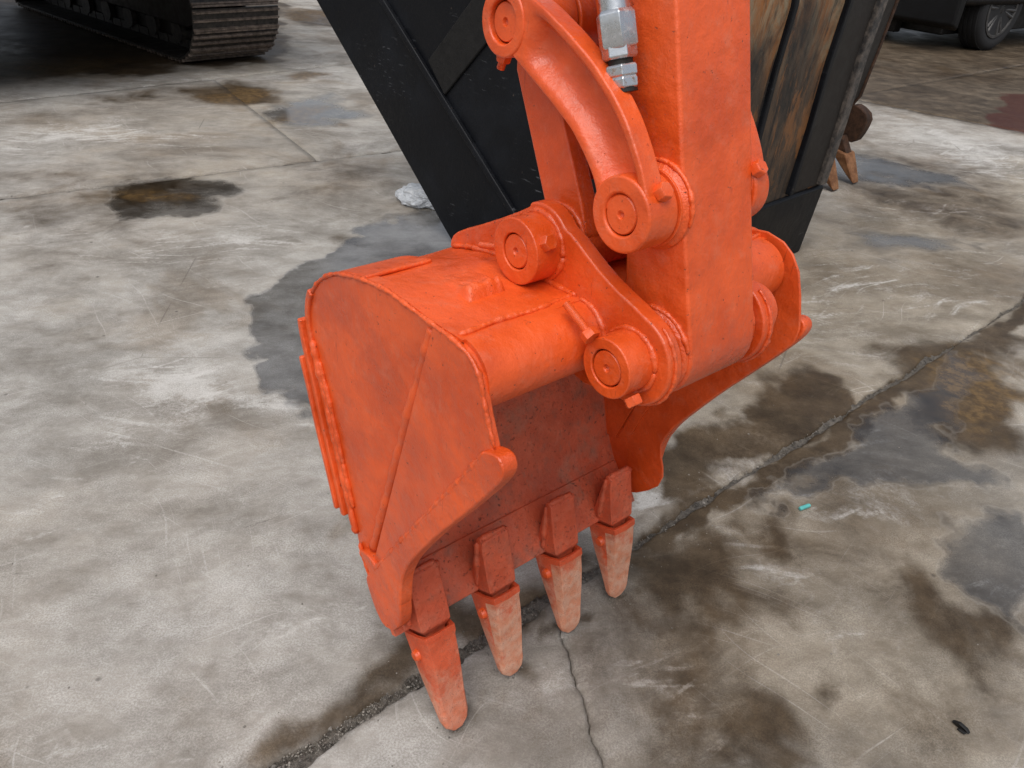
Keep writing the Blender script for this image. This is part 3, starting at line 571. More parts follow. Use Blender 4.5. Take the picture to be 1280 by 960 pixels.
def slab(c00, c10, c11, c01, edges):
    # edges: dict side -> (half gap, roughness amplitude, seed); sides b(ottom) r t l
    c = [np.array(q, float) for q in (c00, c10, c11, c01)]
    s = params(c[0], c[1], c[3], c[2]); r = params(c[0], c[3], c[1], c[2])
    Sg, Tg = np.meshgrid(s, r); s_, t_ = Sg.ravel()[:, None], Tg.ravel()[:, None]
    P = c[0]*(1-s_)*(1-t_)+c[1]*s_*(1-t_)+c[2]*s_*t_+c[3]*(1-s_)*t_
    z = np.zeros(len(P)); n0, n1 = len(s), len(r)
    D = np.zeros_like(P)
    for side, (a, b) in dict(b=(c[0], c[1]), r=(c[1], c[2]), t=(c[3], c[2]), l=(c[0], c[3])).items():
        gap, amp, seed = edges.get(side, (.002, .001, 3))
        e = b-a; L = np.linalg.norm(e); e = e/L; nrm = np.array([-e[1], e[0]]); cen = sum(c)/4
        if (cen-a)@nrm < 0: nrm = -nrm
        al = (P-a)@e; d = np.maximum((P-a)@nrm, 0)
        g = gap(al) if callable(gap) else gap
        fall = np.exp(-d/.05)
        D += nrm*((g + amp*rough1(al*1.0, seed))*fall)[:, None]
        z -= .010*min(1, abs(amp)/.006)*np.exp(-d/.010)*(.6+.4*vnoise1(al*30, seed+9))
    P = P+D
    idx = np.arange(n0*n1).reshape(n1, n0)
    faces = np.stack([idx[:-1, :-1], idx[:-1, 1:], idx[1:, 1:], idx[1:, :-1]], -1).reshape(-1, 4)
    V = np.c_[P, z]
    loop = np.r_[idx[0, :], idx[1:, -1], idx[-1, -2::-1], idx[-2:0:-1, 0]]
    B = V[loop].copy(); B[:, 2] -= .05
    k = len(V)+np.arange(len(loop)); V = np.r_[V, B]
    sk = np.stack([loop, k, np.roll(k, -1), np.roll(loop, -1)], -1)
    # winding: top faces up
    a_, b_, c_2 = P[faces[0, 0]], P[faces[0, 1]], P[faces[0, 3]]
    if np.cross(b_-a_, c_2-a_) < 0: faces = faces[:, ::-1]; sk = sk[:, ::-1]
    return ground_mesh('concrete_slab', V, np.r_[faces, sk], ground)
COL.objects.link(ground); tag(ground, kind='structure')
J1o, J1d = np.array([-.328, .736]), np.array([.741, .672])
def J1(t): return J1o+J1d*t
HAIR0 = J1(.60)
wide = lambda al: np.interp(al, [0, 3.3, 4.3, 4.75, 5.1, 7, 12], [.019, .017, .014, .010, .009, .008, .007])       # measured from J1(-4)
wideB = lambda al: np.interp(al, [0, .2, .5, 3, 9], [.012, .009, .008, .008, .007])
slab(J1(-4), (4.62, 5.225), (2.575, 6.78), (-5.42, .785), dict(b=(wide, .020, 11), t=(.004, .006, 21), r=(.004, .003, 31)))
slab((-1.5, -3.5), (.50, -.5), HAIR0, J1(-4), dict(t=(wide, .020, 41), r=(.0014, .012, 51)))
slab((.50, -.5), (6.5, 2.9), (4.62, 5.225), HAIR0, dict(t=(wideB, .010, 61), l=(.0014, -.012, 51), r=(.004, .003, 71)))
slab((4.62, 5.225), (10.5, 10.6), (8.4, 12.1), (2.575, 6.78), dict(l=(.004, .003, 81), t=(.004, .004, 83)))
slab((6.5, 2.9), (12.5, 8.0), (10.5, 10.6), (4.62, 5.225), dict(l=(.004, .003, 91), t=(.004, .004, 93)))
slab((-5.42, .785), (-1.12, 4.02), (-2.3, 5.73), (-5.82, 1.67), dict(b=(.004, .006, 101), r=(.0002, .0008, 103), t=(.005, .006, 105)))
slab((-1.12, 4.02), (2.575, 6.78), (1.38, 9.97), (-2.3, 5.73), dict(b=(.004, .006, 107), l=(.0002, .0008, 109), t=(.005, .006, 111), r=(.003, .002, 112)))
slab((-5.82, 1.67), (1.38, 9.97), (-3.5, 16), (-11.5, 8), dict(b=(.005, .006, 113), r=(.003, .002, 114)))
slab((2.575, 6.78), (8.4, 12.1), (5.5, 16.5), (1.38, 9.97), dict(l=(.003, .002, 115), b=(.003, .004, 117)))
# one sheet under and beyond the slabs, out to the horizon
g = np.r_[-220, -80, -30, np.arange(-16, 26, .35), 40, 90, 300]; X, Y = np.meshgrid(g, g); idx = np.arange(X.size).reshape(X.shape)
ground_mesh('base_sheet', np.c_[X.ravel(), Y.ravel(), np.full(X.size, -.045)], np.stack([idx[:-1, :-1], idx[:-1, 1:], idx[1:, 1:], idx[1:, :-1]], -1).reshape(-1, 4), ground)
# dirt packed in the joints
def joint_fill(p0, p1, w, n, z):
    e = np.array(p1)-np.array(p0); L = np.linalg.norm(e); e = e/L; nr = np.array([-e[1], e[0]])
    t = np.linspace(0, L, n); k = 13; V = []
    for i, ti in enumerate(t):
        ww = w(ti) if callable(w) else w
        for j in range(k):
            q = (j/(k-1)*2-1); p = np.array(p0)+e*ti+nr*q*ww
            V.append((p[0], p[1], z+random.uniform(-.004, .005)+.004*math.cos(q*5+ti*9)-.004*(1-q*q)))
    idx = np.arange(n*k).reshape(n, k)
    f = np.stack([idx[:-1, :-1], idx[1:, :-1], idx[1:, 1:], idx[:-1, 1:]], -1).reshape(-1, 4)
    mb = MB(); mb.add(V, f.tolist()); o = mb.build('joint_dirt', SOIL, ground); o['kind'] = 'stuff'; return o
joint_fill(J1(-.9), J1(4.5), .055, 900, -.008)
joint_fill(J2a := (-5.42, .785), (2.575, 6.78), .02, 300, -.012)
joint_fill((-5.82, 1.67), (1.38, 9.97), .02, 300, -.012)
# grit and small stones lying in the joint
mb = MB()
ico = bmesh.new(); bmesh.ops.create_icosphere(ico, subdivisions=1, radius=1); icv = [v.co.copy() for v in ico.verts]; icf = [tuple(v.index for v in f.verts) for f in ico.faces]; ico.free()
def stone(x, y, z, r):
    sc = Vector((random.uniform(.6, 1.3), random.uniform(.6, 1.3), random.uniform(.4, .8))); a = random.uniform(0, 6.28); ca, sa = math.cos(a), math.sin(a)
    mb.add([(x+r*(ca*v.x*sc.x-sa*v.y*sc.y)*random.uniform(.8, 1.15), y+r*(sa*v.x*sc.x+ca*v.y*sc.y), z+r*v.z*sc.z) for v in icv], icf)
for i in range(1500):
    tt = random.uniform(-.35, .55) if i < 1000 else random.uniform(.5, 2.6)
    wv = float(wide(tt+4))*1.25
    p = J1(tt)+np.array([-J1d[1], J1d[0]])*random.uniform(-wv, wv); stone(p[0], p[1], -.010+random.uniform(-.002, .005), random.choice((.0008, .0012, .0016, .0022)) if i % 40 else random.uniform(.003, .005))
for i in range(260):
    tt = random.uniform(-.4, 1.2); p = J1(tt)+np.array([-J1d[1], J1d[0]])*random.gauss(0, .07); stone(p[0], p[1], .0005, random.choice((.0008, .0012, .002)))
for i in range(160):
    p = (random.uniform(-1.5, 2.2), random.uniform(.7, 3.4)); stone(p[0], p[1], .0006, random.choice((.001, .0016, .0022, .003)))
for tx, ty in ((-.049, .822), (.034, .938), (.154, 1.053), (.256, 1.154)):  # crumbs added round the tooth tips to strengthen their contact shade
    for i in range(26):
        a_ = random.uniform(0, 6.28); r_ = abs(random.gauss(0, .030))+.006; stone(tx+r_*math.cos(a_), ty+r_*math.sin(a_)*.8, .0004, random.choice((.0006, .0009, .0013, .002)))
tag(mb.build('gravel', STONE), 'grey grit and small stones in the open joint of the concrete', 'gravel', kind='stuff')

# ================================================================ THE ORANGE EXCAVATOR ARM AND BUCKET
# local frame: u towards the mouth, v along the pins, w up
O = Vector((0.25518626, 1.15007519, 0.004))
fd = Vector((0.66773952, -0.74439501, 0)); av = Vector((0.74439472, 0.66773925, -0.00089596)); wd = fd.cross(av)
M = Matrix(((fd.x, av.x, wd.x, O.x), (fd.y, av.y, wd.y, O.y), (fd.z, av.z, wd.z, O.z), (0, 0, 0, 1)))
EX = empty('excavator', M, 'bright orange excavator arm and linkage ending in a four toothed digging bucket on the concrete', 'excavator')
VC = -.225
P1, P2, P3, P4 = (.189, .790), (.016, .872), (.158, .961), (-.060, 1.121)
def mir(v): return 2*VC-v
# ---- arm
arm_poly = [(-.10, 2.00), (.139, 1.167), (.205, .937), (.2445, .806)] + arc(P1, .0575, 5, -165, 12) + [(.128, .862), (.118, .925), (.024, 1.153), (-.32, 2.00)]
arm = MB().prism(arm_poly, VC-.063, VC+.063).build('arm', ORANGE, EX, .0045, 3, 40)
# seam along the front plate, collars and welds at the pins
for s_, vs in ((-1, VC-.063), (1, VC+.063)):
    MB().lathe((P1[0], vs, P1[1]), (0, s_, 0), [(-.002, .054), (.004, .0535), (.0075, .050), (.0085, .047), (.012, .047)], 40).build('arm_collar', ORANGE_ROUGH, arm, .001)
    if s_ < 0: MB().lathe((P3[0], vs, P3[1]), (0, s_, 0), [(-.002, .050), (.003, .049), (.006, .045), (.009, .043)], 40).build('arm_collar', ORANGE_ROUGH, arm, .001)
    weld('weld_bead', [(q[0], vs+s_*.001, q[1]) for q in arc(P1, .0545, 20, 172, 26)], .0048, arm)
    if s_ < 0: weld('weld_bead', [(q[0], vs+s_*.001, q[1]) for q in arc(P3, .051, -10, 120, 20)], .0042, arm)
# ---- pins with their end faces (sub-parts sit with what carries them)
def pin(p, vout, s_, r, parent, depth=.004):
    # round steel pin end with a small centre hole, set slightly into its boss
    MB().lathe((p[0], vout-s_*.0, p[1]), (0, s_, 0), [(-.06, r), (-.0015, r), (0, r-.0012), (0, .0052), (-.004, .0036), (-.006, .0)], 40).build('pin', ORANGE, parent)
def boss(name, p, v_in, v_out, r, rh, parent, mat=ORANGE):
    s_ = 1 if v_out > v_in else -1
    return MB().ring((p[0], v_in, p[1]), (0, s_, 0), rh, r, abs(v_out-v_in), 48).build(name, mat, parent, .0022, 2)
def hexbolt(name, p, d, af, h, parent, shank=0.0, sr=.005, mat=ORANGE):
    mb = MB(); mb.lathe(p, d, [(0, af*.577), (h*.82, af*.577), (h, af*.50)], 6, rot=random.uniform(0, 1))
    if shank:
        prof = []; k = int(shank/.0022)
        for i in range(k): prof += [(h+i*.0022, sr), (h+i*.0022+.0011, sr*.84)]
        mb.lathe(p, d, prof, 14)
    return mb.build(name, mat, parent, .0007, 1)
# ---- bucket
prof_back = [(.100, .829), (.05, .8285), (0.0, .8300), (-.05, .8285), (-.085, .8235), (-.114, .8175), (-.145, .810), (-.178, .799), (-.210, .782), (-.236, .762), (-.255, .738), (-.268, .706), (-.268, .672), (-.257, .638),
             (-.240, .590), (-.224, .531), (-.203, .470), (-.184, .414), (-.170, .365), (-.155, .312), (-.128, .262), (-.098, .222), (-.066, .178)]
PB = smooth(prof_back, 90, 4)
VL, VR = -.515, .083
PI = offset(PB, .012)      # traversed backwards the mouth side is on the left
shell = MB()
n = len(PB)
nv = 40
vv = np.linspace(VL+.004, VR-.004, nv)
def wob(u, w, v): return .0009*math.sin(u*41+v*23)+.0009*math.sin(w*37-v*31)
vs = []; fs = []; mi = []
for j in range(nv):
    for i in range(n): vs.append((PB[i, 0]+wob(*PB[i], vv[j]), vv[j], PB[i, 1]+wob(PB[i, 1], PB[i, 0], vv[j])))
for j in range(nv):
    for i in range(n): vs.append((PI[i, 0], vv[j], PI[i, 1]))
h = n*nv
for j in range(nv-1):
    for i in range(n-1):
        a = j*n+i
        shell.mi += []
        fs.append((a, a+1, a+n+1, a+n)); mi.append(0)
        fs.append((h+a, h+a+n, h+a+n+1, h+a+1)); mi.append(1)
    for i in (0, n-1):
        a = j*n+i; fs.append((a, h+a, h+a+n, a+n)); mi.append(0)
for i in range(n-1):
    for j in (0, nv-1):
        a = j*n+i; fs.append((a, a+1, h+a+1, h+a)); mi.append(0)
shell.add(vs, fs); shell.mi = mi
BK = shell.build('bucket', [ORANGE, ORANGE_WORN], EX, label='orange digging bucket with a dirty inside')
# side plates
plate_in = [(-.278+.006, .70), (-.255, .738), (-.236, .764), (-.21, .784), (-.178, .801), (-.145, .812), (-.114, .819), (-.084, .825), (-.048, .829), (-.016, .829), (.013, .827), (.042, .825), (.089, .826), (.119, .820), (.139, .803), (.145, .784), (.153, .760), (.172, .722),
            (.190, .690), (.163, .649), (.119, .586), (.081, .534), (.04, .471), (.010, .423), (-.004, .392), (-.010, .368), (-.006, .345), (.004, .322), (.009, .300), (.002, .272), (-.020, .245), (-.045, .222), (-.072, .205), (-.098, .222), (-.128, .262), (-.155, .312), (-.170, .365), (-.184, .414), (-.203, .470), (-.224, .531), (-.240, .590), (-.260, .640), (-.272, .673)]
plate_right = plate_in[:12] + [(.073, .836), (.098, .8395), (.128, .834), (.148, .821), (.165, .799), (.178, .765), (.187, .734), (.192, .714)] + plate_in[18:]
plate_left = plate_in[:17] + [(.168, .722), (.150, .690)] + plate_in[19:26] + [(-.013, .345), (-.013, .30), (-.016, .262), (-.03, .235), (-.045, .215)] + plate_in[32:]
plate_left = [(.050, .826), (.089, .827)] + plate_left[13:17] + [(.170, .722), (.178, .70), (.160, .66), (.112, .588), (.074, .534), (.034, .471), (.004, .423), (-.012, .392), (-.020, .368), (-.024, .345), (-.024, .30), (-.026, .262), (-.036, .235)] + [(-.045, .216), (-.075, .207), (-.112, .315)]
def side_plate(s_, v):
    mb = MB().prism(plate_left, v+s_*.002, v-s_*.0115) if s_ < 0 else MB().prism(plate_right, v-s_*.0150, v-s_*.020)
    o = mb.build('side_plate', ORANGE, BK, .003, 2, 50)
    # rear panel of the plate: flush with the rim, dished towards the crease
    bnd = resample([(.046, .8265), (-.016, .829), (-.084, .825), (-.145, .812), (-.21, .784), (-.236, .764), (-.255, .738), (-.270, .70), (-.262, .645), (-.240, .590), (-.224, .531), (-.203, .470), (-.184, .414), (-.170, .365), (-.155, .312)], 44)
    cre = resample([(.055, .818), (-.120, .322)], 44); rings = []
    for i in range(44):
        row = [(bnd[i, 0]*(1-t_)+cre[i, 0]*t_, v-s_*(.005*t_**2+.016*t_**6), bnd[i, 1]*(1-t_)+cre[i, 1]*t_) for t_ in np.r_[np.linspace(0, .6, 8), np.linspace(.66, 1, 14)]]
        rings.append(row+[(cre[i, 0], v-s_*.0235, cre[i, 1]), (bnd[i, 0], v-s_*.0235, bnd[i, 1])])
    MB().loft(rings).build('rear_panel', ORANGE, BK, .0025, 2, 50)
    wp = lambda pts, e: [(p[0], v+s_*e, p[1]) for p in pts]
    # doubling plate in front of the crease
    dbl = [(.046, .827), (.089, .828), (.120, .822), (.141, .805), (.147, .785), (.155, .761), (.173, .722), (.150, .690), (.086, .598), (.013, .487), (-.079, .345), (-.118, .318)]
    fw = resample(wp([(.041, .817), (-.010, .672), (-.072, .487), (-.122, .338)], -.0092), 70)  # bead added along the crease; its shape gives the line its shade
    o_ = MB().tube(fw, [.0092*(1+.10*math.sin(i*.37)+.08*math.sin(i*1.1+2)) for i in range(70)], 12, jit=.035).build('weld_bead', ORANGE, BK); o_.data.set_sharp_from_angle(angle=3.1)
    MB().prism([(.048, .826), (.078, .827), (-.082, .350), (-.116, .319)], v-s_*.0110, v-s_*.0235).build('backing_bar', ORANGE, BK, .001)
    if s_ > 0: MB().prism(dbl, v-s_*.0158, v+s_*.0020).build('doubling_plate', ORANGE, BK, .0045, 3, 30)
    # side cutter: thick strip along the mouth edge
    cut = [(.160, .718), (.166, .7225), (.183, .728), (.194, .724), (.1985, .711), (.190, .690), (.163, .649), (.119, .586), (.081, .534), (.04, .471), (.010, .423), (-.004, .392), (-.013, .368), (-.018, .333), (-.019, .290), (-.070, .290), (-.106, .289), (-.079, .345), (.013, .487), (.086, .598), (.146, .690)]
    MB().prism(chaikin(cut, 2), v-s_*.014, v+s_*.009).build('side_cutter', ORANGE_ROUGH, BK, .006, 3, 30)
    cor = [(-.150, .322), (-.115, .334), (-.085, .324), (-.06, .322), (-.028, .318), (-.020, .306), (-.020, .262), (-.034, .232), (-.050, .216), (-.075, .204), (-.098, .220), (-.118, .252), (-.128, .275), (-.108, .298)]
    MB().prism(chaikin(cor, 2), v-s_*.014, v+s_*.0085).build('corner_block', ORANGE_ROUGH, BK, .007, 3, 30)
    weld('weld_bead', wp([(.160, .716), (.140, .682), (.083, .595), (.012, .486), (-.079, .345), (-.100, .312)], .0045), .0062, BK)
    weld('weld_bead', wp([tuple(q) for q in smooth([(-.276, .70), (-.257, .740), (-.236, .765), (-.21, .785), (-.178, .802), (-.114, .820), (-.048, .830), (.013, .828), (.089, .826), (.119, .821), (.139, .804), (.145, .784), (.155, .757), (.170, .726)], 60, 1)], .0), .0045, BK)
    weld('weld_bead', wp([(-.262, .66), (-.232, .575), (-.212, .510), (-.190, .440), (-.172, .385), (-.160, .345)], .003), .0085, BK)
    weld('weld_bead', wp([(-.246, .63), (-.222, .57), (-.203, .510), (-.181, .440), (-.166, .395)], .002), .0065, BK)
    weld('weld_bead', wp([(-.150, .330), (-.124, .280), (-.100, .246)], .003), .0055, BK)
    return o
side_plate(-1, VL); side_plate(1, VR)
# heel wear plates wrapped round the back
def ib(w_): return int(np.argmin(np.abs(PB[:, 1]-w_)+10*(PB[:, 0] > -.15)))
for k, (i0, i1, d0, d1, ex) in enumerate(((ib(.738), ib(.345), -.001, .012, .005), (ib(.69), ib(.36), .0125, .024, .012), (ib(.63), ib(.375), .0245, .034, .017))):
    a = offset(PB[i0:i1], -d0 if k else .001); b = offset(PB[i0:i1], -d1)
    MB().prism([tuple(q) for q in a]+[tuple(q) for q in b[::-1]], VL-ex, VR+ex).build('heel_wear_plate', ORANGE_ROUGH, BK, .003, 2, 40)
# thin wear plate on the top rear corner
i0, i1 = int(np.argmin(np.abs(PB[:, 0]+.11)+10*(PB[:, 1] < .7))), ib(.725)
MB().prism([tuple(q) for q in offset(PB[i0:i1], .001)]+[tuple(q) for q in offset(PB[i0:i1], -.005)[::-1]], VL+.004, -.405).build('wear_plate', ORANGE_ROUGH, BK, .004, 3, 30)
# torque tube under the top edge
TC = (.101, .784)
tube = MB().lathe((TC[0], VL+.008, TC[1]), (0, 1, 0), [(h_, .0455) for h_ in np.linspace(0, .564, 12)], 48).build('torque_tube', ORANGE, BK)
for v0, v1 in ((VL+.008, -.330), (-.120, VR-.008)):
    weld('weld_bead', [(.086+.002*math.sin(v*60), v, .8292) for v in np.linspace(v0, v1, 30)], .0052, BK)
# patch welded on the shell
nu_, nv_ = 26, 22; gv = []
from mathutils import noise as mn
for a in range(nu_):
    for b in range(nv_):
        x, y = a/(nu_-1)*2-1, b/(nv_-1)*2-1
        e = max(0, min(1, (1-max(abs(x), abs(y)))*3.6)); e = e*e*(3-2*e)
        u_ = -.014+.050*x; v_ = -.415+.033*y-.006*x
        hgt = .017*e*(.60+.40*x)+.009*math.exp(-((x-.62)/.22)**2)*e*(1+.5*mn.noise(Vector((x*3, y*5, 1))))+.0022*e*mn.noise(Vector((x*4, y*4, 5)))
        gv.append((u_, v_, .8255-.0035*min(1, abs(x))-.002+hgt))
mb = MB(); mb.add(gv, [(a*nv_+b, (a+1)*nv_+b, (a+1)*nv_+b+1, a*nv_+b+1) for a in range(nu_-1) for b in range(nv_-1)])
o = mb.build('weld_patch', ORANGE_ROUGH, BK); o.data.set_sharp_from_angle(angle=3.1)
# ears
ear_poly = [(-.178, .795), (-.176, .816), (-.158, .832), (-.088, .868), (-.01, .913)] + arc(P2, .054, 118, 40, 8) + [(.071, .903), (.109, .882), (.145, .866), (.180, .856)] + arc(P1, .060, 80, -80, 12) + [(.155, .724), (.107, .716), (.085, .735), (.055, .775), (.03, .822), (-.10, .818)]
for s_ in (-1, 1):
    ve = VC+s_*.080; vo = VC+s_*.103
    ear = MB().prism(chaikin(ear_poly, 1), ve, vo).build('ear', ORANGE, BK, .004, 3, 40)
    for p in (P1, P2):
        boss('boss', p, vo-s_*.002, VC+s_*.145, .0425 if p is P2 else .0375, .0232, BK); pin(p, VC+s_*.1435, s_, .0215, BK)
        weld('weld_bead', [(q[0], vo+s_*.0005, q[1]) for q in arc(p, .0435 if p is P2 else .0385, 0, 360, 40)], .0060, BK)
    # washers and seals between ear and arm / link
    for p, k in ((P1, 2), (P2, 1)):
        for i in range(k):
            MB().ring((p[0], VC+s_*(.0755-.0045*i), p[1]), (0, s_, 0), .020, .0475-.001*i, .0036, 40).build('washer', ORANGE, BK, .0008, 1)
    weld('weld_bead', [(u_, vo+s_*.001, w_) for u_, w_ in ((-.168, .806), (-.13, .818), (-.05, .8315), (.02, .832), (.06, .831), (.09, .832))], .0052, BK)
    weld('weld_bead', [(q[0], vo+s_*.001, q[1]) for q in arc(TC, .047, 95, -70, 26)], .0055, BK)
    weld('weld_bead', [(q[0], vo-s_*.010, q[1]) for q in arc(P1, .0605, 60, -75, 26)], .0035, BK)
    # bolts that lock the pins
    vm = VC+s_*.128
    hexbolt('bolt', (P2[0]+.036, vm, P2[1]+.020), (.87, 0, .49), .019, .012, BK)
    hexbolt('bolt', (P1[0]+.030, vm, P1[1]-.028), (.72, 0, -.69), .019, .012, BK)
    hexbolt('stud', (P2[0]-.040, vm+s_*.003, P2[1]-.012), (-.965, 0, -.26), .014, .007, BK, .044, .0048)
    hexbolt('stud', (P1[0]-.022, VC+s_*.149, P1[1]+.031), (-.90, 0, .44), .019, .012, BK, .046, .0056)
# cutting lip
lip = [tuple(q) for q in offset(PB[80:], .0155)] + [tuple(q) for q in offset(PB[80:], -.004)][::-1]
lp = MB(); lp.prism(lip, VL+.02, VR-.02); lp.build('cutting_edge', ORANGE_WORN, BK, .003)
# teeth: adapter welded on the lip, tooth point pinned on it
teeth = [(-.452, (-.046, .178), (.048, .004)), (-.306, (-.050, .177), (.024, .010)), (-.146, (-.053, .176), (.014, .006)), (.001, (-.051, .178), (.004, .001))]
for k, (v, b, tip) in enumerate(teeth):
    B = np.array(b); T = np.array(tip); L = np.linalg.norm(T-B); d = (T-B)/L; pn = np.array([-d[1], d[0]])       # pn points towards the mouth side
    if pn[0] < 0: pn = -pn
    def q(s, o, vv_): return (B[0]+d[0]*s+pn[0]*o, v+vv_, B[1]+d[1]*s+pn[1]*o)
    # adapter strap: follows the inside of the shell up from the lip
    rings = []
    for (s, o0, o1, hw) in ((-.122, -.002, .002, .030), (-.112, -.004, .012, .032), (-.085, -.008, .018, .0335), (-.035, -.016, .031, .034), (-.012, -.022, .034, .0325), (-.007, -.022, .030, .0270), (.000, -.018, .024, .0225), (.030, -.014, .018, .018)):
        # lean the strap to lie along the shell
        lean = max(0, -s-.02)*.34
        rings.append([q(s, o0+lean, -hw), q(s, o0+lean, hw), q(s, o1+lean, hw*.90), q(s, o1+lean, -hw*.90)])
    MB().loft(rings).build('tooth_adapter', ADAPTER, BK, .007, 3, 25)
    for w_ in (-1, 1): weld('weld_bead', [q(s, .001+max(0, -s-.02)*.34, w_*.0325) for s in (-.115, -.10, -.07, -.04, -.02)], .0075, BK, ADAPTER)
    weld('weld_bead', [q(-.119, .004+.099*.34, w_) for w_ in (-.027, 0, .027)], .0080, BK, ADAPTER)
    rings = []; N = 16
    for i in range(N):
        x = i/(N-1); s = .004+x*(L-.004)
        th = .032*(1-x)**.9+.0065+.002*math.sin(x*6); hw = .0340*(1-.25*x**1.4)
        if x > .86: hw *= math.sqrt(max(.10, 1-((x-.86)/.15)**2)); th *= math.sqrt(max(.16, 1-((x-.86)/.15)**2))
        cen = .004*(1-x)
        r_ = []
        dish = .0022*math.exp(-((x-.55)/.22)**2)
        for (o, w_) in ((-1, -.86), (-1, 0), (-1, .86), (-.7, 1), (.35, 1), (.92, .80), (1.0-dish/th*1.6, .0), (.92, -.80), (.35, -1), (-.7, -1)):
            r_.append(q(s, cen+o*th, w_*hw))
        rings.append(r_)
    # rim round the socket
    rim0 = [q(-.003, .004+o*.0405, w_*.0345) for o, w_ in ((-1, -.86), (-1, 0), (-1, .86), (-.7, 1), (.35, 1), (.92, .86), (1.0, 0), (.92, -.86), (.35, -1), (-.7, -1))]
    rim1 = [q(.009, .004+o*.0398, w_*.0340) for o, w_ in ((-1, -.86), (-1, 0), (-1, .86), (-.7, 1), (.35, 1), (.92, .86), (1.0, 0), (.92, -.86), (.35, -1), (-.7, -1))]
    inn = [q(-.003, .004+o*.033, w_*.0275) for o, w_ in ((-1, -.86), (-1, 0), (-1, .86), (-.7, 1), (.35, 1), (.92, .86), (1.0, 0), (.92, -.86), (.35, -1), (-.7, -1))]
    inn2 = [q(.018, .004+o*.030, w_*.0250) for o, w_ in ((-1, -.86), (-1, 0), (-1, .86), (-.7, 1), (.35, 1), (.92, .86), (1.0, 0), (.92, -.86), (.35, -1), (-.7, -1))]
    mb = MB(); mb.loft([inn2, inn, rim0, rim1]+rings[1:], caps=True)
    for fi in range(len(mb.f)-2):
        if fi//10 >= 3 and fi % 10 in (4, 5, 6, 7): mb.mi[fi] = 1
    lab = ('longest tooth with least worn orange paint' if k == 0 else None)
    MB.build(mb, 'tooth', [TOOTH, TOOTH_FACE if k else TOOTH_FRONT], BK, .002, 2, 40, lab)
    if k == 0:          # worn raised casting mark: too rubbed to read in the photograph, so only its low strokes
        cm = MB()
        for row, (s0, cnt) in enumerate(((.030, 4), (.046, 5), (.060, 4))):
            for c_i in range(cnt):
                w0 = (c_i-(cnt-1)/2)*.0072; x0 = s0/L
                o0 = .004*(1-x0)+.032*(1-x0)**.9+.0062
                a0, a1 = q(s0, o0-.0012, w0-.0012), q(s0+.010, o0-.0034, w0+random.uniform(-.002, .002))
                cm.tube([a0, a1], .0011, 6)
        cm.build('casting_mark', TOOTH, BK)
    MB().lathe(q(.034, .002, -.0335), q(.034, .002, -.0455)-np.array(q(.034, .002, -.0335)), [(-.004, .0105), (.005, .0102), (.008, .0078), (.0088, 0)], 20).build('retaining_pin', ORANGE, BK)
# ---- guide links (curved levers) on both sides of the arm
g_out = [(-.030, 1.156), (.003, 1.147), (.049, 1.126), (.09, 1.104), (.123, 1.080), (.146, 1.058), (.165, 1.033), (.180, 1.010), (.192, .984), (.195, .968)]
g_in = [(-.040, 1.088), (-.019, 1.077), (.032, 1.051), (.068, 1.030), (.092, 1.008), (.108, .990), (.117, .974), (.122, .958)]
GO, GI = smooth(g_out, 44, 2), smooth(g_in, 44, 2)
for s_ in (-1, 1):
    def at(vd): return VC+s_*(vd-(.031 if s_ > 0 else 0))
    rings = []
    for i in range(44):
        e = min(1, max(0, (min(i-3, 41-i))/5.0)); e = e*e*(3-2*e)
        prof = [(0.0, .120), (.03, .121), (.12, .1205), (.16, .1205-.003*e), (.20, .1205-.012*e), (.27, .1205-.0185*e), (.5, .1205-.0200*e), (.66, .1205-.0185*e), (.76, .1205-.012*e), (.83, .1205-.003*e), (.88, .1205), (.97, .121), (1.0, .120)]
        back = [(1.0, .094), (.9, .093), (.5, .094), (.1, .093), (0.0, .094)]
        rings.append([(GO[i, 0]*(1-x)+GI[i, 0]*x, at(vd), GO[i, 1]*(1-x)+GI[i, 1]*x) for x, vd in prof+back])
    gl = MB().loft(rings).build('guide_link', ORANGE, EX, .0025, 2, 40)
    MB().ring((P4[0], at(.086), P4[1]), (0, s_, 0), .0235, .0385, .0365, 48).build('eye', ORANGE, gl, .003, 3)
    MB().ring((P3[0], at(.076 if s_ < 0 else .095), P3[1]), (0, s_, 0), .0232, .0425, .0475 if s_ < 0 else .0285, 48).build('eye', ORANGE, gl, .0035, 3)
    pin(P4, at(.117), s_, .0215, gl); pin(P3, at(.1215), s_, .0216, gl)
    if s_ < 0: MB().ring((P3[0], at(.0715), P3[1]), (0, s_, 0), .022, .0445, .0036, 40).build('washer', ORANGE, gl, .0008, 1)
    hexbolt('bolt', (P3[0]+.031, at(.100), P3[1]+.029), (.73, 0, .68), .018, .012, gl)
    hexbolt('stud', (P3[0]-.034, at(.095), P3[1]-.024), (-.8, 0, -.5), .015, .009, gl, .016, .005)
    hexbolt('stud', (P4[0]-.012, at(.105), P4[1]-.0365), (-.35, 0, -.94), .017, .010, gl, .012, .0055)
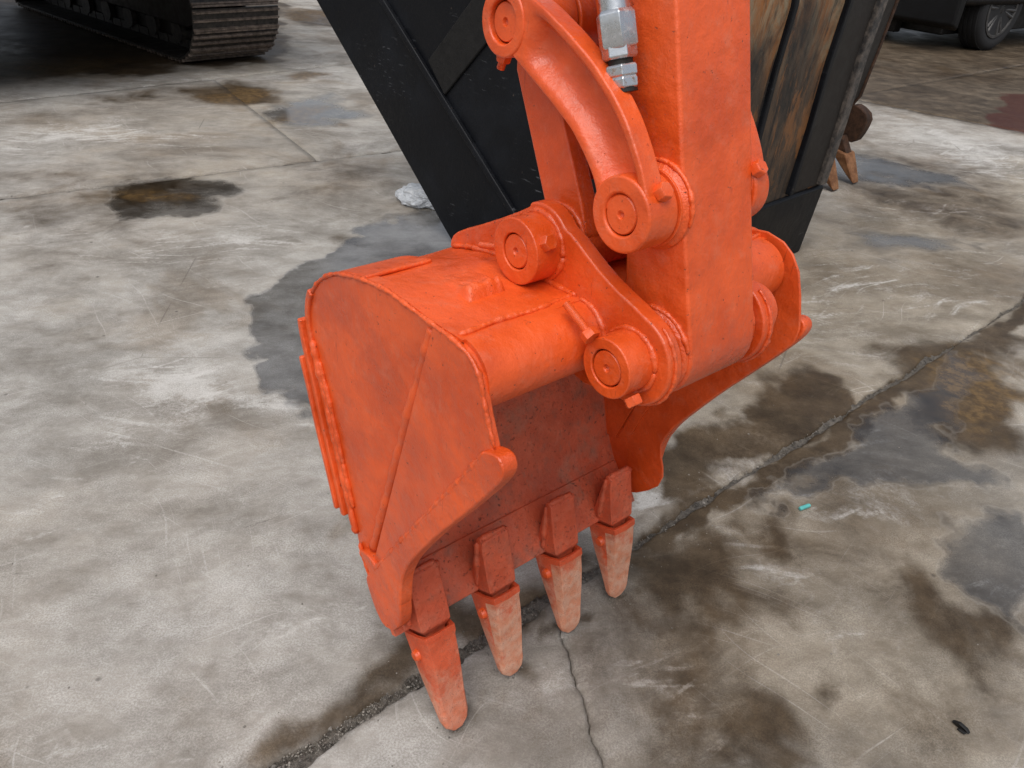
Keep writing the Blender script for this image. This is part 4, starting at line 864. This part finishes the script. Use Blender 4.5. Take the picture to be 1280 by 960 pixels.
# ---- connecting link between cylinder pin and bucket
cl = MB()
L2 = [(P4[0]-.036, P4[1]), (P4[0]-.034, 1.060), (P2[0]-.034, .905), (P2[0]-.040, P2[1]), (P2[0]-.02, P2[1]-.04), (P2[0]+.03, P2[1]-.036), (P2[0]+.045, .890), (P2[0]+.030, .93), (P4[0]+.036, 1.06), (P4[0]+.040, P4[1]), (P4[0]+.02, P4[1]+.034), (P4[0]-.02, P4[1]+.034)]
for s_ in (-1, 1): cl.prism(L2, VC+s_*.040, VC+s_*.068)
cl.box(((P4[0]+P2[0])/2, VC, .985), (.05, .085, .10), M=Matrix.Rotation(.29, 3, 'Y'))
CLO = cl.build('connecting_link', ORANGE, EX, .004, 2)
MB().lathe((P2[0], VC-.0735, P2[1]), (0, 1, 0), [(0, .047), (.147, .047)], 44).build('eye', ORANGE_ROUGH, CLO, .003)
for s_ in (-1, 1):
    MB().ring((P4[0], VC+s_*.038, P4[1]), (0, s_, 0), .02, .040, .046, 40).build('eye', ORANGE, CLO, .003)
    weld('weld_bead', [(q[0], VC+s_*.069, q[1]) for q in arc(P2, .047, 20, 165, 24)], .0058, CLO)
# ---- bucket cylinder rod going up behind the arm
rod = MB().lathe((P4[0], VC-.036, P4[1]), (0, 1, 0), [(0, .042), (.072, .042)], 44)
CR = rod.build('rod_eye', ORANGE, EX, .003)
rd = Vector((-.34, 0, .94)).normalized(); q0 = Vector((P4[0], VC, P4[1]))
MB().cyl(q0+rd*.04, q0+rd*.45, .024, 28).build('cylinder_rod', SILVER, EX)
MB().lathe(q0+rd*.42, rd, [(0, .052), (.02, .055), (.06, .055), (.065, .047), (.7, .047)], 36).build('cylinder_barrel', ORANGE, EX)
# ---- hydraulic pipe end with its nuts on the arm side
hd = Vector((.030, 0, -.083)).normalized(); h0 = Vector((.083, -.3185, 1.161))
hp = MB().cyl(h0-hd*.55, h0+hd*.012, .0158, 28).build('hydraulic_pipe', SILVER, EX)
MB().lathe(h0+hd*.010, hd, [(0, .0180), (.004, .0215), (.034, .0215), (.0375, .0190)], 6, rot=.35).build('pipe_nut', SILVER, hp, .0012, 2)
MB().cyl(h0+hd*.036, h0+hd*.088, .0130, 24).build('pipe_stub', DARKSTEEL, hp)  # dark colour paints the shaded gaps between the nuts
MB().lathe(h0+hd*.0415, hd, [(0, .0165), (.0025, .0188), (.0135, .0188), (.016, .0165)], 6, rot=.1).build('pipe_nut', SILVER, hp, .001, 2)
MB().lathe(h0+hd*.0625, hd, [(0, .0165), (.002, .0185), (.0110, .0185), (.0115, .0165), (.0125, .0165), (.0145, .0180), (.0225, .0175), (.0245, .0150)], 6, rot=.5).build('pipe_nut', SILVER, hp, .001, 2)
MB().cyl(h0+hd*.0865, h0+hd*.090, .0150, 24).build('end_cap', DEEP_BLACK, hp)

# ================================================================ THE BIG BLACK BUCKET BEHIND
N0 = Vector((0.3465, 2.3745, 0)); bdir = Vector((.705, .709, 0)).normalized(); fb = bdir.cross(Vector((0, 0, 1))).normalized()
MBK = Matrix(((fb.x, bdir.x, 0, N0.x), (fb.y, bdir.y, 0, N0.y), (0, 0, 1, 0), (0, 0, 0, 1)))
BB = empty('bucket_attachment', MBK, 'huge black bucket standing upright behind the orange arm with a rust streaked back', 'bucket')
WB = 1.2126
sideP = [(-.905, .012), (-.77, .0), (0, 0), (.018, .164), (.038, .307), (.054, .574), (.060, .814), (.074, 1.008), (.05, 1.25), (-.08, 1.48), (-.32, 1.62), (-1.0, 1.72), (-2.35, 1.20), (-1.87, .804), (-1.404, .423), (-.958, .054)]
for v0, v1 in ((0, .03), (WB-.03, WB)): MB().prism(sideP, v0, v1).build('side_plate', BLACK, BB, .006, 2)
sp = np.array([(-.60, .004), (-.004, .004), (.014, .164), (.034, .304), (.050, .574), (.056, .814), (.070, 1.006), (.046, 1.245), (-.084, 1.472), (-.322, 1.612), (-1.0, 1.712)])
si = offset(sp, .03)
MB().prism([tuple(q) for q in sp]+[tuple(q) for q in si[::-1]], .031, WB-.031).build('shell', RUST, BB)
# ridge and lower plate at the foot
MB().prism([(.004, .0), (.022, .0), (.050, .300), (.036, .312)], -.002, WB+.004).build('foot_plate', BLACK, BB, .006, 2)
# vertical wear strips on the back
def strip(v, w, d, mat, z0=.32, z1=1.3, name='wear_strip'):
    a = np.array([(.042, z0), (.054, .574), (.060, .814), (.074, 1.008), (.05, 1.25)]); a[-1, 1] = min(z1, 1.25)
    b = offset(a, -d); a = offset(a, .012)
    MB().prism([tuple(q) for q in a]+[tuple(q) for q in b[::-1]], v, v+w).build(name, mat, BB, .005, 2)
strip(.10, .05, .016, BLACK); strip(.555, .026, .012, BLACK); strip(.915, .030, .016, BLACK); strip(WB-.062, .056, .020, SCRAPED); strip(.955, .19, .004, DARKSTEEL)
# rib beside the mouth edge and strap plate on the side
def bar(p0, p1, w, t_, mat, name, z0=0.0):
    p0, p1 = np.array(p0), np.array(p1); e = (p1-p0)/np.linalg.norm(p1-p0); nn = np.array([-e[1], e[0]])*w/2
    return MB().prism([tuple(p0-nn), tuple(p1-nn), tuple(p1+nn), tuple(p0+nn)], z0+.002, z0-t_).build(name, mat, BB, .006, 2)
bar((-1.95, 1.32), (-.40, .145), .028, .020, BLACK, 'rib')
bar((-1.010, .640), (-.30, 1.33), .150, .011, STRAP, 'strap_plate')
MB().cyl((-.60, .01, .18), (-.60, -.03, .18), .035, 20).build('lug', BLACK, BB, .004)
MB().box((.012, WB-.20, .175), (.05, .03, .14), M=Matrix.Rotation(.1, 3, 'Y')).build('foot_rib', BLACK, BB, .004)

# ================================================================ THE RUSTY BUCKET BEYOND IT
N1 = Vector((1.66, 4.16, 0)); MR = Matrix(((fb.x, bdir.x, 0, N1.x), (fb.y, bdir.y, 0, N1.y), (0, 0, 1, 0), (0, 0, 0, 1)))
RB = empty('bucket_attachment', MR, 'rust brown toothed bucket mostly hidden behind the huge black bucket', 'bucket')
sideR = [(-.34, .13), (-.17, .14), (-.15, .20), (-.15, .38), (-.118, .44), (-.094, .67), (-.072, .92), (-.045, 1.30), (-.70, 1.45), (-1.0, .9), (-.62, .30)]
for v0, v1 in ((-1.0, -.975), (.28, .305)): MB().prism(sideR, v0, v1).build('side_plate', RUSTBROWN, RB, .005)
MB().prism([(-.34, .13), (-.17, .14), (-.155, .20), (-.50, .33), (-.95, .9), (-.99, .9), (-.62, .30)], -.975, .28).build('shell', RUSTBROWN, RB, .005)
MB().prism([(-.17, .20), (-.16, .38), (-.126, .44), (-.10, .67), (-.08, .92), (-.053, 1.30), (-.09, 1.30), (-.13, .67), (-.155, .44), (-.19, .22)], -.975, .28).build('front_plate', DARKSTEEL, RB, .005)
MB().prism(chaikin([(-.193, .314), (-.16, .39), (-.11, .395), (-.035, .350), (-.045, .27), (-.076, .195), (-.137, .205)], 1), .27, .345).build('side_cutter', RUSTBROWN, RB, .008, 2)
for v in (-.72, -.48, -.24, 0.0, .23):
    tr = []
    for s in np.linspace(0, 1, 7):
        z_ = .155-.15*s; u_ = -.10+.11*s; hw = .060*(1-.40*s); th = .055*(1-s)**.8+.022
        tr.append([(u_-th*.9, v-hw, z_+.02), (u_-th*.9, v+hw, z_+.02), (u_+th*.5, v+hw, z_), (u_+th*.5, v-hw, z_)])
    MB().loft(tr).build('tooth', RUSTTOOTH, RB, .008, 2)
    MB().loft([[(-.24, v-.03, .20), (-.24, v+.03, .20), (-.12, v+.03, .24), (-.12, v-.03, .24)], [(-.17, v-.035, .13), (-.17, v+.035, .13), (-.06, v+.035, .145), (-.06, v-.035, .145)]]).build('tooth_adapter', RUSTBROWN, RB, .006)

# ================================================================ THE CRAWLER MACHINE AT THE BACK LEFT
e_t = Vector((-.749, .663, 0)).normalized(); e_w = Vector((.627, .779, 0)).normalized()      # along the track (away), across the shoe
q_c = Vector((-2.58, 6.02, 0))                                                            # near corner of the front of the track
e_u = (-e_t); e_v = e_w
MC = Matrix(((e_u.x, e_v.x, 0, q_c.x), (e_u.y, e_v.y, 0, q_c.y), (0, 0, 1, 0), (0, 0, 0, 1)))
CX = empty('crawler_excavator', MC, 'dark crawler machine at the back left showing the front end of one steel track', 'crawler')
def track(v0, wdt, shoes=True):
    Rr = .36; Lt = 3.0; pitch = .168
    def loop(s):      # s along the loop from the ground front going up round the idler
        half = math.pi*Rr
        if s < half:
            a = -math.pi/2+s/Rr; return (Rr*math.cos(a)-Rr*.6, Rr*math.sin(a)+Rr+.035, a)
        s -= half
        if s < Lt: return (-Rr*.6-s, 2*Rr+.035, math.pi/2)
        s -= Lt
        if s < half:
            a = math.pi/2+s/Rr; return (Rr*math.cos(a)-Rr*.6-Lt, Rr*math.sin(a)+Rr+.035, a)
        s -= half; return (-Rr*.6-Lt+s, .035, -math.pi/2)
    tot = 2*math.pi*Rr+2*Lt; ns = int(tot/pitch)
    mbS = MB()   # one shoe in its own frame: x along the track, y across, z outwards
    mbS.box((0, 0, 0), (pitch*.93, wdt, .014))
    for gx, gh in ((-.060, .026), (0.0, .024), (.058, .026)): mbS.prism([(gx-.010, .006), (gx+.010, .006), (gx+.006, gh), (gx-.006, gh)], -wdt/2, wdt/2, 1)
    mbS.box((-pitch*.46, 0, .012), (.014, wdt*.99, .016), 1)
    mbS.box((0, -.08, -.035), (pitch*.9, .03, .06)); mbS.box((0, .08, -.035), (pitch*.9, .03, .06))
    me = mbS.mesh('track_shoe', [TRACK, GROUSER])
    for k in range(ns):
        x, z, a = loop(k*tot/ns)
        o = bpy.data.objects.new('track_shoe', me); COL.objects.link(o); o.parent = CX
        rx = Vector((-math.sin(a), 0, math.cos(a))); rz = Vector((math.cos(a), 0, math.sin(a))); ry = Vector((0, 1, 0))
        m = Matrix(((rx.x, ry.x, rz.x, x), (rx.y, ry.y, rz.y, v0+wdt/2), (rx.z, ry.z, rz.z, z), (0, 0, 0, 1))); o.matrix_basis = m
    vc = v0+wdt/2
    MB().lathe((-Rr*.6, vc-.09, Rr+.035), (0, 1, 0), [(0, .12), (.0, .22), (.02, .30), (.06, .31), (.12, .31), (.16, .30), (.18, .22), (.18, .12)], 36).build('idler_wheel', TRACK, CX)
    MB().lathe((-Rr*.6-Lt, vc-.09, Rr+.035), (0, 1, 0), [(0, .12), (.0, .22), (.02, .30), (.06, .31), (.12, .31), (.16, .30), (.18, .22), (.18, .12)], 36).build('drive_sprocket', TRACK, CX)
    fr = [(-.30, .22), (-.08, .30), (-.04, .42), (-.10, .52), (-.6, .62), (-2.9, .62), (-3.1, .5), (-3.0, .24)]
    MB().prism(fr, vc-.17, vc+.17).build('track_frame', DARKSTEEL, CX, .012)
    MB().prism([(-.62, .07), (-.50, .20), (-2.9, .20), (-2.8, .07)], vc-.07, vc+.07).build('track_guard', DARKSTEEL, CX, .01)
    for k in range(6): MB().cyl((-.62-k*.42, vc-.11, .15), (-.62-k*.42, vc+.11, .15), .085, 24).build('track_roller', TRACK, CX)
track(0.0, .70); track(-2.05, .70)
MB().prism([(-.75, .42), (-.75, .74), (-2.6, .74), (-2.6, .42)], -1.4, .05).build('undercarriage', DARKSTEEL, CX, .03)
MB().lathe((-1.7, -.70, .74), (0, 0, 1), [(0, .62), (.14, .62)], 40).build('slew_ring', TRACK, CX)
MB().prism([(.55, .92), (.62, 1.3), (.4, 2.2), (-3.6, 2.1), (-3.8, .92)], -2.1, .75).build('upper_body', CARDARK, CX, .05, 3)
MB().prism([(.50, 1.0), (.75, 1.05), (.75, 1.15), (.50, 1.2)], -1.9, -.9).build('front_step', DARKSTEEL, CX, .01)

# ================================================================ THE CAR AT THE BACK RIGHT
cw = Vector((5.50, 10.32, 0))                     # contact of the visible wheel
c_f = Vector((-.81, -.585, 0)).normalized(); c_s = Vector((.585, -.81, 0)).normalized()      # forwards, towards the visible side
MCR = Matrix(((c_f.x, -c_s.x, 0, cw.x), (c_f.y, -c_s.y, 0, cw.y), (0, 0, 1, 0), (0, 0, 0, 1)))
CAR = empty('parked_car', MCR, 'dark parked car at the back right with a grey alloy wheel', 'car')
def wheel(x, y, s_):
    Rt = .46; cz = .46
    ty = MB().lathe((x, y-.13, cz), (0, 1, 0), [(.02, .315), (.0, .36), (.005, .42), (.03, .452), (.06, .46), (.20, .46), (.23, .452), (.255, .42), (.26, .36), (.24, .315)], 48).build('tyre', TYRE, CAR)
    for k in range(4): MB().ring((x, y-.085+k*.056, cz), (0, 1, 0), .44, .4655, .042, 48).build('tread_band', TYRE, ty, .004)
    rim = MB().ring((x, y-.125, cz), (0, 1, 0), .285, .32, .25, 40); 
    rim.lathe((x, y, cz), (0, 1, 0), [(-.02, .29), (.02, .29)], 36, 1)
    RI = rim.build('rim', [ALLOY, DEEP_BLACK], ty, .004)
    for k in range(6):
        a = k*math.pi/3+.2
        for da in (-.13, .13):
            c, s = math.cos(a+da), math.sin(a+da); c0, s0 = math.cos(a+da*.4), math.sin(a+da*.4)
            MB().tube([(x+c0*.05, y+s_*.085, cz+s0*.05), (x+c*.17, y+s_*.10, cz+s*.17), (x+c*.295, y+s_*.112, cz+s*.295)], [.022, .018, .02], 8).build('spoke', ALLOY, ty)
    MB().lathe((x, y+s_*.06, cz), (0, s_, 0), [(0, .075), (.04, .07), (.05, .05)], 24).build('hub', ALLOY, ty)
for x, y, s_ in ((0, .13, -1), (0, 1.62, 1), (-2.9, .13, -1), (-2.9, 1.62, 1)): wheel(x, y, s_)
body = [(.95, .50), (1.0, .95), (.85, 1.12), (-.15, 1.25), (-.9, 1.75), (-3.2, 1.78), (-3.75, 1.2), (-3.8, .50)]
mb = MB(); mb.prism(body, -.02, 1.77); mb.build('body', CARDARK, CAR, .06, 3)
MB().prism([(.93, .24), (1.06, .30), (1.08, .62), (.93, .66)], -.03, 1.78).build('bumper', CARDARK, CAR, .03, 3)
MB().prism([(.6, .14), (.62, .50), (-3.4, .50), (-3.4, .20)], .33, 1.42).build('underbody_shade', DEEP_BLACK, CAR, .02)  # black block set low to stand in for the shade under the car
MB().cyl((0, .2, .44), (0, 1.5, .44), .05, 16).build('axle', DARKSTEEL, CAR)
for y in (.25, 1.5): MB().lathe((1.0, y, .90), (1, 0, 0), [(-.05, .10), (.01, .10), (.02, .08)], 24).build('headlight', ALLOY, CAR)
MB().prism([(-.2, 1.27), (-.85, 1.70), (-.86, 1.73), (-.24, 1.28)], .12, 1.63).build('windscreen', GLASSY, CAR)
MB().prism([(.62, .26), (.80, .24), (.84, .33), (.80, .36), (.62, .36)], .80, 1.25).build('skid_plate', TAN, CAR, .015)
MB().prism([(.63, .10), (.76, .10), (.78, .25), (.62, .25)], .84, 1.2).build('gearbox', DARKSTEEL, CAR, .02)

# ================================================================ LITTER
# crumpled clear plastic bag
bm = bmesh.new(); bmesh.ops.create_icosphere(bm, subdivisions=4, radius=1)
from mathutils import noise as mn
for v in bm.verts:
    p = v.co.copy(); k = 1+.32*mn.noise(p*1.7+Vector((3, 1, 7)))+.22*abs(mn.noise(p*4.1))-.12*abs(mn.noise(p*9))
    v.co = Vector((p.x*.128*k, p.y*.085*k, max(-.03, p.z*.055*k)))+Vector((0, 0, .031))
    if v.co.z < .004: v.co.z = .003+.001*mn.noise(p*8)
me = bpy.data.meshes.new('plastic_bag'); bm.to_mesh(me); bm.free(); me.materials.append(PLASTIC)
o = bpy.data.objects.new('plastic_bag', me); COL.objects.link(o); o.location = (-.475, 3.47, 0); o.rotation_euler = (0, 0, -.25)
tag(o, 'crumpled clear plastic bag on the concrete beside the black bucket', 'plastic bag')
# snapped cyan lighter piece, black scrap
c = MB().lathe((0, -.017, .006), (0, 1, 0), [(0, .0035), (.001, .0052), (.030, .0052), (.034, .0045)], 14).build('plastic_scrap', CYAN, None, .0008)
c.location = (.7526, 1.4841, 0); c.rotation_euler = (0, 0, -1.05); tag(c, 'small broken piece of cyan plastic tube on the concrete', 'litter')
b = MB(); b.prism([(-.016, .002), (-.004, .010), (.010, .009), (.017, .004), (.008, .001), (-.006, 0)], -.004, .004); b.prism([(-.002, .0015), (.012, .0025), (.014, .0065), (.0, .005)], -.011, -.005)
o = b.build('rubber_scrap', DEEP_BLACK, None, .0012); o.location = (.8768, .8934, .001); o.rotation_euler = (0, 0, -.95); tag(o, 'torn black rubber scrap on the concrete at the lower right', 'litter')
